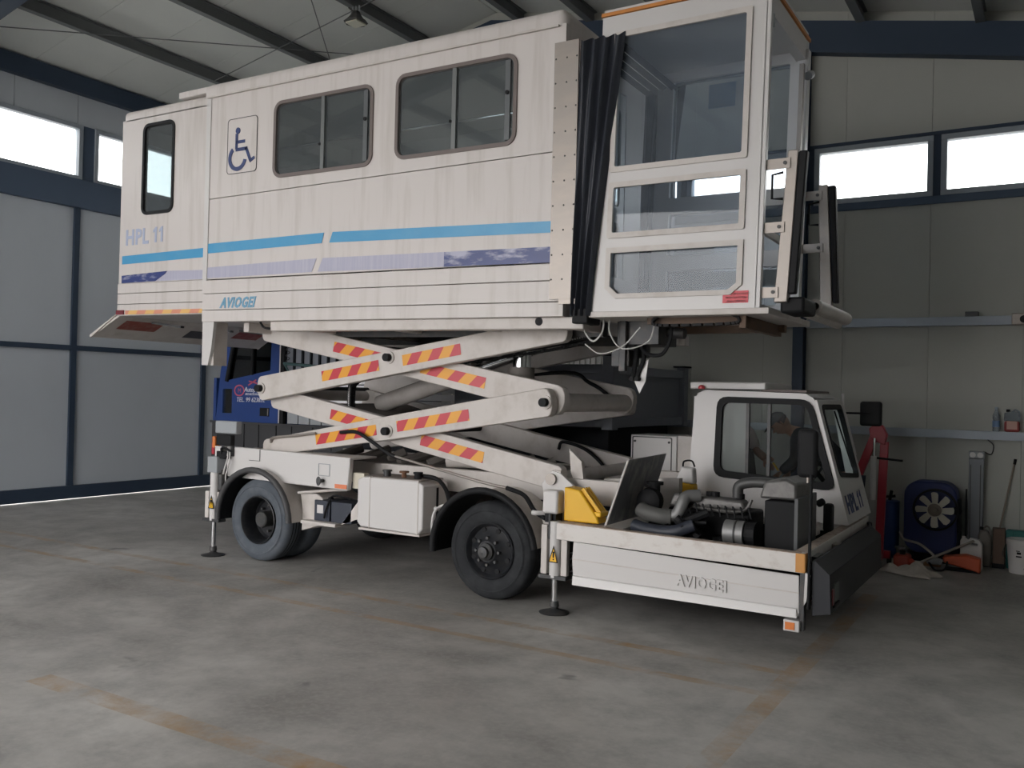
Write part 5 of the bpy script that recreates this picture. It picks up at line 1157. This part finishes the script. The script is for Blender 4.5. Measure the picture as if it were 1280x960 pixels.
for p in ((-1.88, 10.6), (-1.53, 10.6), (-1.62, 10.28)): MB().cyl((p[0]-.02, p[1], .035), (p[0]+.02, p[1], .035), .035).build('castor', BLK, HO)
CY = thing('metal_drum', 'blue metal drum beside the red hoist with tools on top', 'drum', (-1.50, 11.05, 0))
MB().lathe([(.001, 0), (.11, 0), (.115, .02), (.115, .30), (.12, .32), (.115, .34), (.115, .62), (.12, .64), (.10, .65), (.001, .65)], (-1.62, 11.12, 0), (0, 0, 1), 28).build('drum_body', mat('deep_blue', (.012, .045, .16), .4), CY, smooth=35)
m_ = MB(); m_.cyl((-1.61, 11.1, .65), (-1.59, 11.1, .76), .018); m_.cyl((-1.68, 11.1, .68), (-1.55, 11.12, .70), .015); m_.build('tap', BLK, CY)
EG = thing('fan_engine', 'blue engine with eight-bladed white cooling fan standing against the back wall', 'engine', (-1.10, 11.0, 0))
DBL = mat('engine_blue', (.012, .022, .12), .45, noise=.4, nscale=(6, 6, 6), ncol=(.02, .025, .06))
MB().prism(rr(-1.44, -.90, .10, .90, .16, 6), 'y', 10.96, 11.30).build('radiator_shell', DBL, EG, bevel=.02)
m_ = MB(); m_.lathe([(.21, -.0), (.23, .0), (.23, .08), (.21, .08)], (-1.11, 10.88, .60), (0, 1, 0), 32); m_.build('fan_shroud', TBK, EG)
m_ = MB(); m_.box(-.98, -.87, 10.98, 11.2, .35, .72); m_.cyl((-.90, 10.95, .60), (-.90, 11.0, .60), .05); m_.box(-1.1, -.87, 10.98, 11.25, .0, .36); m_.box(-1.42, -1.1, 11.0, 11.25, 0, .1); m_.build('engine_side', TBK, EG, bevel=.02)
hb = MB().lathe([(.001, -.03), (.03, -.03), (.035, -.01), (.07, -.005), (.072, .02), (.001, .02)], (-1.11, 10.83, .605), (0, 1, 0), 28); HB = hb.build('fan_hub', mat('fan_hub', (.16, .13, .11), .5), EG, smooth=35)
MB().lathe([(.072, -.012), (.082, -.012), (.082, .022), (.072, .022), (.072, -.012)], (-1.11, 10.83, .605), (0, 1, 0), 28).build('fan_ring', mat('fan_white', (.52, .50, .44), .5), EG, smooth=35)
for i in range(8):
    a = 2*PI*(i+.02)/8+PI/8*0; ca, sa = math.cos(a), math.sin(a)
    prof = [(.078, -.030, -.012), (.10, -.036, -.016), (.17, -.040, -.02), (.192, -.026, -.016), (.196, .010, .0), (.185, .036, .014), (.10, .028, .012), (.078, .022, .010)]
    v = [(-1.11+r*ca-t*sa, 10.83+d, .605+r*sa+t*ca) for r, t, d in prof]; v2 = [(x, y+.005, z) for x, y, z in v]; n_ = len(v)
    MB().add(v+v2, [tuple(range(n_)), tuple(range(2*n_-1, n_-1, -1))]+[(j, (j+1) % n_, (j+1) % n_+n_, j+n_) for j in range(n_)]).build('fan_blade', MATS['fan_white'], EG)
PO = thing('service_post', 'grey steel service post with two round gauges leaning at the back wall', 'post', (-.74, 11.3, 0))
MB().box(-.815, -.665, 11.27, 11.37, .0, 1.17).build('post_body', mat('grey_steel', (.20, .21, .23), .5, .3), PO, bevel=.004)
MB().box(-.70, -.69, 11.262, 11.27, .2, 1.1).build('post_rib', MET, PO); MB().box(-.80, -.79, 11.262, 11.27, .05, 1.1).build('post_rib', MET, PO)
MB().box(-.815, -.655, 11.25, 11.37, 1.17, 1.25).build('gauge_head', GREYP, PO, bevel=.006)
for x in (-.775, -.70): MB().cyl((x, 11.235, 1.21), (x, 11.25, 1.21), .03, n=20).build('gauge', WHC, PO)
MB().tube([(-.68, 11.36, 1.25), (-.60, 11.38, 1.22), (-.58, 11.39, 1.32), (-.64, 11.39, 1.385)], .006, 6).build('gauge_cable', MET, PO)
MB().box(-.84, -.825, 11.25, 11.3, .0, .82).build('black_strip', BLK, PO)
PC = mat('bottle_plastic', (.35, .42, .48), .2); CLR = glassmat('clear_plastic', (.75, .80, .84), .06, dust_sheen=.25, dcol=(.5, .55, .6))
BO = thing('water_bottle', 'clear plastic water bottle standing on the wall rail', 'bottle', (-.555, 11.35, 1.48))
MB().lathe([(.001, 0), (.034, 0), (.036, .01), (.036, .10), (.030, .12), (.036, .14), (.036, .18), (.014, .235), (.013, .25), (.001, .25)], (-.555, 11.345, 1.48), (0, 0, 1), 20).build('bottle_body', CLR, BO, smooth=40)
MB().lathe([(.037, .05), (.0375, .05), (.0375, .12), (.037, .12)], (-.555, 11.345, 1.48), (0, 0, 1), 20).build('bottle_label', mat('blue_label', (.16, .25, .42), .5), BO)
MB().cyl((-.555, 11.345, 1.728), (-.555, 11.345, 1.752), .016).build('bottle_cap', PC, BO)
JU = thing('coolant_jug', 'clear jug half full of red liquid with label on the wall rail', 'jug', (-.40, 11.35, 1.48))
MB().box(-.475, -.325, 11.31, 11.395, 1.48, 1.60).build('red_liquid', mat('red_liquid', (.30, .05, .05), .3), JU, bevel=.02)
MB().prism([(-.48, 1.60), (-.32, 1.60), (-.325, 1.68), (-.36, 1.71), (-.42, 1.71), (-.44, 1.70), (-.475, 1.69)], 'y', 11.30, 11.40).build('jug_body', CLR, JU, bevel=.012)
MB().cyl((-.44, 11.35, 1.70), (-.44, 11.35, 1.73), .02).build('jug_cap', BLK, JU)
MB().tube([(-.40, 11.35, 1.70), (-.37, 11.35, 1.725), (-.335, 11.35, 1.70), (-.33, 11.35, 1.65)], .01).build('jug_handle', CLR, JU)
MB().box(-.45, -.35, 11.303, 11.307, 1.51, 1.60).build('jug_label', mat('pink_label', (.55, .32, .27), .5), JU)
def jug(nm, lab, cat, x, y, w_, d_, h_, m_, capm):
    t = thing(nm, lab, cat, (x, y, 0)); MB().prism([(x-w_/2, 0), (x+w_/2, 0), (x+w_/2, h_*.82), (x+w_*.2, h_), (x-w_*.28, h_), (x-w_/2, h_*.86)], 'y', y-d_/2, y+d_/2).build('canister_body', m_, t, bevel=.02)
    MB().cyl((x-w_*.25, y, h_), (x-w_*.25, y, h_+.03), .022).build('screw_cap', capm, t); MB().tube([(x-.02, y, h_), (x+w_*.1, y, h_+.04), (x+w_*.35, y, h_+.02), (x+w_*.42, y, h_*.84)], .010).build('carry_handle', m_, t); return t
jug('canister', 'beige tall plastic canister standing in front of the grey service post', 'canister', -.635, 11.13, .125, .12, .40, mat('beige_plastic', (.22, .20, .18), .6), BLK)
OC = thing('orange_container', 'orange plastic tub lying under the end of the brush cutter tube', 'tub', (-.86, 10.95, 0))
MB().prism([(-.99, .08), (-.70, .02), (-.64, .0), (-.64, .15), (-.78, .18), (-1.00, .14)], 'y', 10.58, 10.74).build('tub_body', mat('orange_plastic', (.55, .09, .03), .45), OC, bevel=.015)
MB().box(-.98, -.64, 10.585, 10.735, .0, .02).build('tub_base', TBK, OC)
WJ = thing('white_jug', 'white plastic jug with handle hole standing behind the orange tub', 'jug', (-.80, 11.15, 0))
MB().side([(-.85, 0), (-.64, 0), (-.64, .27), (-.67, .32), (-.76, .33), (-.78, .30), (-.80, .325), (-.84, .325), (-.85, .30)], [rr(-.75, -.68, .26, .285, .011)], 10.86, .10).build('jug_body', WHC, WJ, bevel=.015)
MB().cyl((-.82, 10.86, .325), (-.82, 10.86, .345), .02).build('screw_cap', WHC, WJ)
BX = thing('cardboard_box', 'brown cardboard box on the floor between beige canister and white bucket', 'box', (-.48, 11.2, 0))
MB().box(-.555, -.44, 11.09, 11.22, .05, .42).build('box_body', mat('cardboard', (.16, .11, .085), .85), BX, bevel=.004); MB().box(-.56, -.438, 11.085, 11.225, 0, .05).build('box_base', TBK, BX)
MB().box(-.56, -.438, 11.085, 11.225, .42, .428).build('flap', MATS['cardboard'], BX)
BK = thing('paint_bucket', 'white plastic bucket with blue mark standing by the right wall end', 'bucket', (-.28, 10.95, 0))
MB().lathe([(.001, 0), (.12, 0), (.125, .02), (.145, .30), (.155, .30), (.155, .34), (.148, .36), (.001, .36)], (-.27, 10.95, 0), (0, 0, 1), 32).build('bucket_body', WHC, BK, smooth=35)
m_ = MB()
for a, b, z0, z1 in ((-1.95, -1.7, .24, .25), (-1.9, -1.62, .21, .235), (-1.95, -1.58, .18, .195)):
    N = 6; v = []
    for i in range(N+1):
        t = a+(b-a)*i/N; v += [(-.27+.1445*math.cos(t), 10.95+.1445*math.sin(t), z0), (-.27+.1445*math.cos(t), 10.95+.1445*math.sin(t), z1)]
    m_.add(v, [(2*i, 2*i+2, 2*i+3, 2*i+1) for i in range(N)])
o = m_.build('brush_marks', BLK, BK); o['kind'] = 'stuff'
m_ = MB(); v = [(-.27+.14*math.cos(t), 10.95+.14*math.sin(t), z) for t, z in ((-1.45, .06), (-.9, .06), (-1.1, .16))]; m_.add(v, [(0, 1, 2)]); m_.build('blue_triangle', NAVYT, BK)
MB().tube([(-.43, 10.95, .28), (-.45, 10.85, .20), (-.42, 10.8, .16)], .005, 6).build('bail_handle', MET, BK)
TEA = thing('teal_crate', 'teal plastic tool case standing behind the white bucket', 'case', (-.30, 11.25, 0))
MB().box(-.43, -.18, 11.13, 11.25, 0, .42).build('case_body', mat('teal_plastic', (.02, .16, .15), .5), TEA, bevel=.02); MB().box(-.432, -.36, 11.12, 11.14, .28, .42).build('latch', MATS['teal_plastic'], TEA, bevel=.01)
BR = thing('broom', 'thin broom stick with black tip leaning on the back wall', 'broom', (-.52, 11.25, 0))
MB().cyl((-.57, 11.29, .0), (-.37, 11.385, 1.14), .010, n=8).build('stick', mat('wood_stick', (.30, .25, .20), .7), BR); MB().cyl((-.372, 11.384, 1.12), (-.362, 11.39, 1.18), .014).build('grip', BLK, BR)
SR = thing('brush_cutter', 'brush cutter with bent metal tube and orange motor lying on the floor', 'brush cutter', (-1.15, 10.7, 0))
MB().tube([(-1.45, 10.75, .34), (-1.40, 10.72, .27), (-1.25, 10.70, .24), (-1.15, 10.68, .18), (-1.05, 10.66, .10), (-.95, 10.65, .085)], .014, 10).build('handlebar', ALU, SR, smooth=60)
MB().cyl((-1.25, 10.35, .06), (-.72, 10.80, .31), .014).build('drive_tube', ALU, SR)
m_ = MB(); m_.box(-1.46, -1.30, 10.38, 10.58, .0, .14); m_.cyl((-1.33, 10.45, .08), (-1.22, 10.38, .06), .05, .02); m_.build('motor_housing', mat('motor_red', (.38, .05, .03), .45), SR, bevel=.03)
MB().cyl((-1.38, 10.48, .14), (-1.38, 10.48, .18), .03).build('fuel_cap', BLK, SR); MB().tube([(-1.12, 10.48, .08), (-1.05, 10.42, .02), (-.97, 10.52, .02), (-.95, 10.6, .11)], .010).build('guard_loop', BLK, SR)
MB().box(-1.15, -1.0, 10.5, 10.6, .06, .12).build('trigger_grip', GREYP, SR, bevel=.02)
# rag : crumpled cloth
bm = bmesh.new(); N = 26; gr_ = {}
for i in range(N+1):
    for j in range(N+1):
        u, v_ = i/N-.5, j/N-.5; x = u*.56; y = v_*.30
        env = max(0, 1-(2*u)**2)*max(0, 1-(2*v_)**2); h = env**.5*(.05+.035*math.sin(9*u+4*v_)+.03*math.sin(17*v_-7*u)+.02*math.sin(31*u*v_+13*u))
        gr_[i, j] = bm.verts.new((x*(1+.12*math.sin(7*v_)), y*(1+.2*math.sin(5*u+1)), max(.004, h+.006)))
for i in range(N):
    for j in range(N): bm.faces.new((gr_[i, j], gr_[i+1, j], gr_[i+1, j+1], gr_[i, j+1]))
me = bpy.data.meshes.new('rag'); bm.to_mesh(me); bm.free(); me.materials.append(mat('dirty_cloth', (.50, .46, .41), .9, noise=.5, nscale=(9, 9, 9), ncol=(.28, .24, .2)))
for p in me.polygons: p.use_smooth = True
o = bpy.data.objects.new('rag', me); COL.objects.link(o); o.location = (-1.26, 10.12, .0); o.rotation_euler = (0, 0, -.35)
sd_ = o.modifiers.new('solid', 'SOLIDIFY'); sd_.thickness = .006; sd_.offset = 1
tag(o, 'crumpled dirty white cloth lying on the floor in front of the brush cutter', 'rag')
m_ = MB(); m_.box(-1.20, -1.03, 10.72, 10.79, .0, .06); tag(m_.build('wood_block', mat('wood_block', (.32, .18, .10), .7), None, bevel=.006), 'short brown wood block on the floor in front of the fan engine', 'block')
m_ = MB(); m_.prism([(-1.70, 0), (-1.58, 0), (-1.56, .05), (-1.6, .11), (-1.68, .10)], 'y', 9.92, 10.07); tag(m_.build('scrap_piece', mat('dark_brown', (.04, .022, .02), .7), None, bevel=.02), 'dark brown lump of scrap beside the white cloth near the bumper', 'scrap')
PT = thing('machine_part', 'grey cast machine part on the floor between drum and hoist', 'machine part', (-1.44, 10.78, 0))
m_ = MB(); m_.cyl((-1.46, 10.88, 0), (-1.46, 10.88, .14), .04); m_.cyl((-1.46, 10.88, .14), (-1.46, 10.88, .16), .055); m_.build('flange', CAST, PT); MB().cyl((-1.42, 10.86, .04), (-1.37, 10.86, .10), .035).build('spigot', CAST, PT)
WBX = tag(MB().box(-4.86, -4.60, 11.12, 11.30, 2.74, 2.92).build('wall_lamp', WHC, None, bevel=.01), 'small white box fixed on the back wall rail under the platform', 'box')
BR2 = thing('wall_bracket', 'dark bolt bracket mounted on the upper wall rail at right', 'bracket', (-.30, 11.25, 2.72))
MB().cyl((-.30, 11.18, 2.72), (-.30, 11.30, 2.72), .04).build('bolt', BLK, BR2); MB().box(-.42, -.2, 11.24, 11.31, 2.66, 2.79).build('plate', ALU, BR2, bevel=.01)
MB().box(-.88, -.75, 11.25, 11.40, 2.77, 2.82).build('clip', MET, BR2)
# hanging lamp
LM = thing('high_bay_lamp', 'dark hall lamp with square lens hanging under a roof beam', 'lamp', (-8.62, 9.55, 7.0))
lx, ly, lz = -8.38, 9.38, 6.88
m_ = MB(); m_.lathe([(.001, .14), (.06, .14), (.08, .09), (.14, .02), (.17, 0), (.165, -.01), (.001, -.01)], (lx, ly, lz), (0, 0, 1), 8); m_.build('lamp_housing', MET, LM)
MB().box(lx-.10, lx+.10, ly-.10, ly+.10, lz-.03, lz-.011).build('lens', mat('lamp_lens', (.75, .74, .62), .3), LM)
m_ = MB(); m_.beam((lx, ly, lz+.12), (-8.50, ly, 7.10), .05, .02); m_.cyl((lx-.06, ly, lz+.1), (lx-.06, ly, lz+.16), .01); m_.build('hanger', MET, LM)
for i in range(3): MB().cyl((lx-.06+.06*i, ly, lz+.14), (lx-.06+.06*i, ly, lz+.22), .012).build('cooling_fin', GREYP, LM)
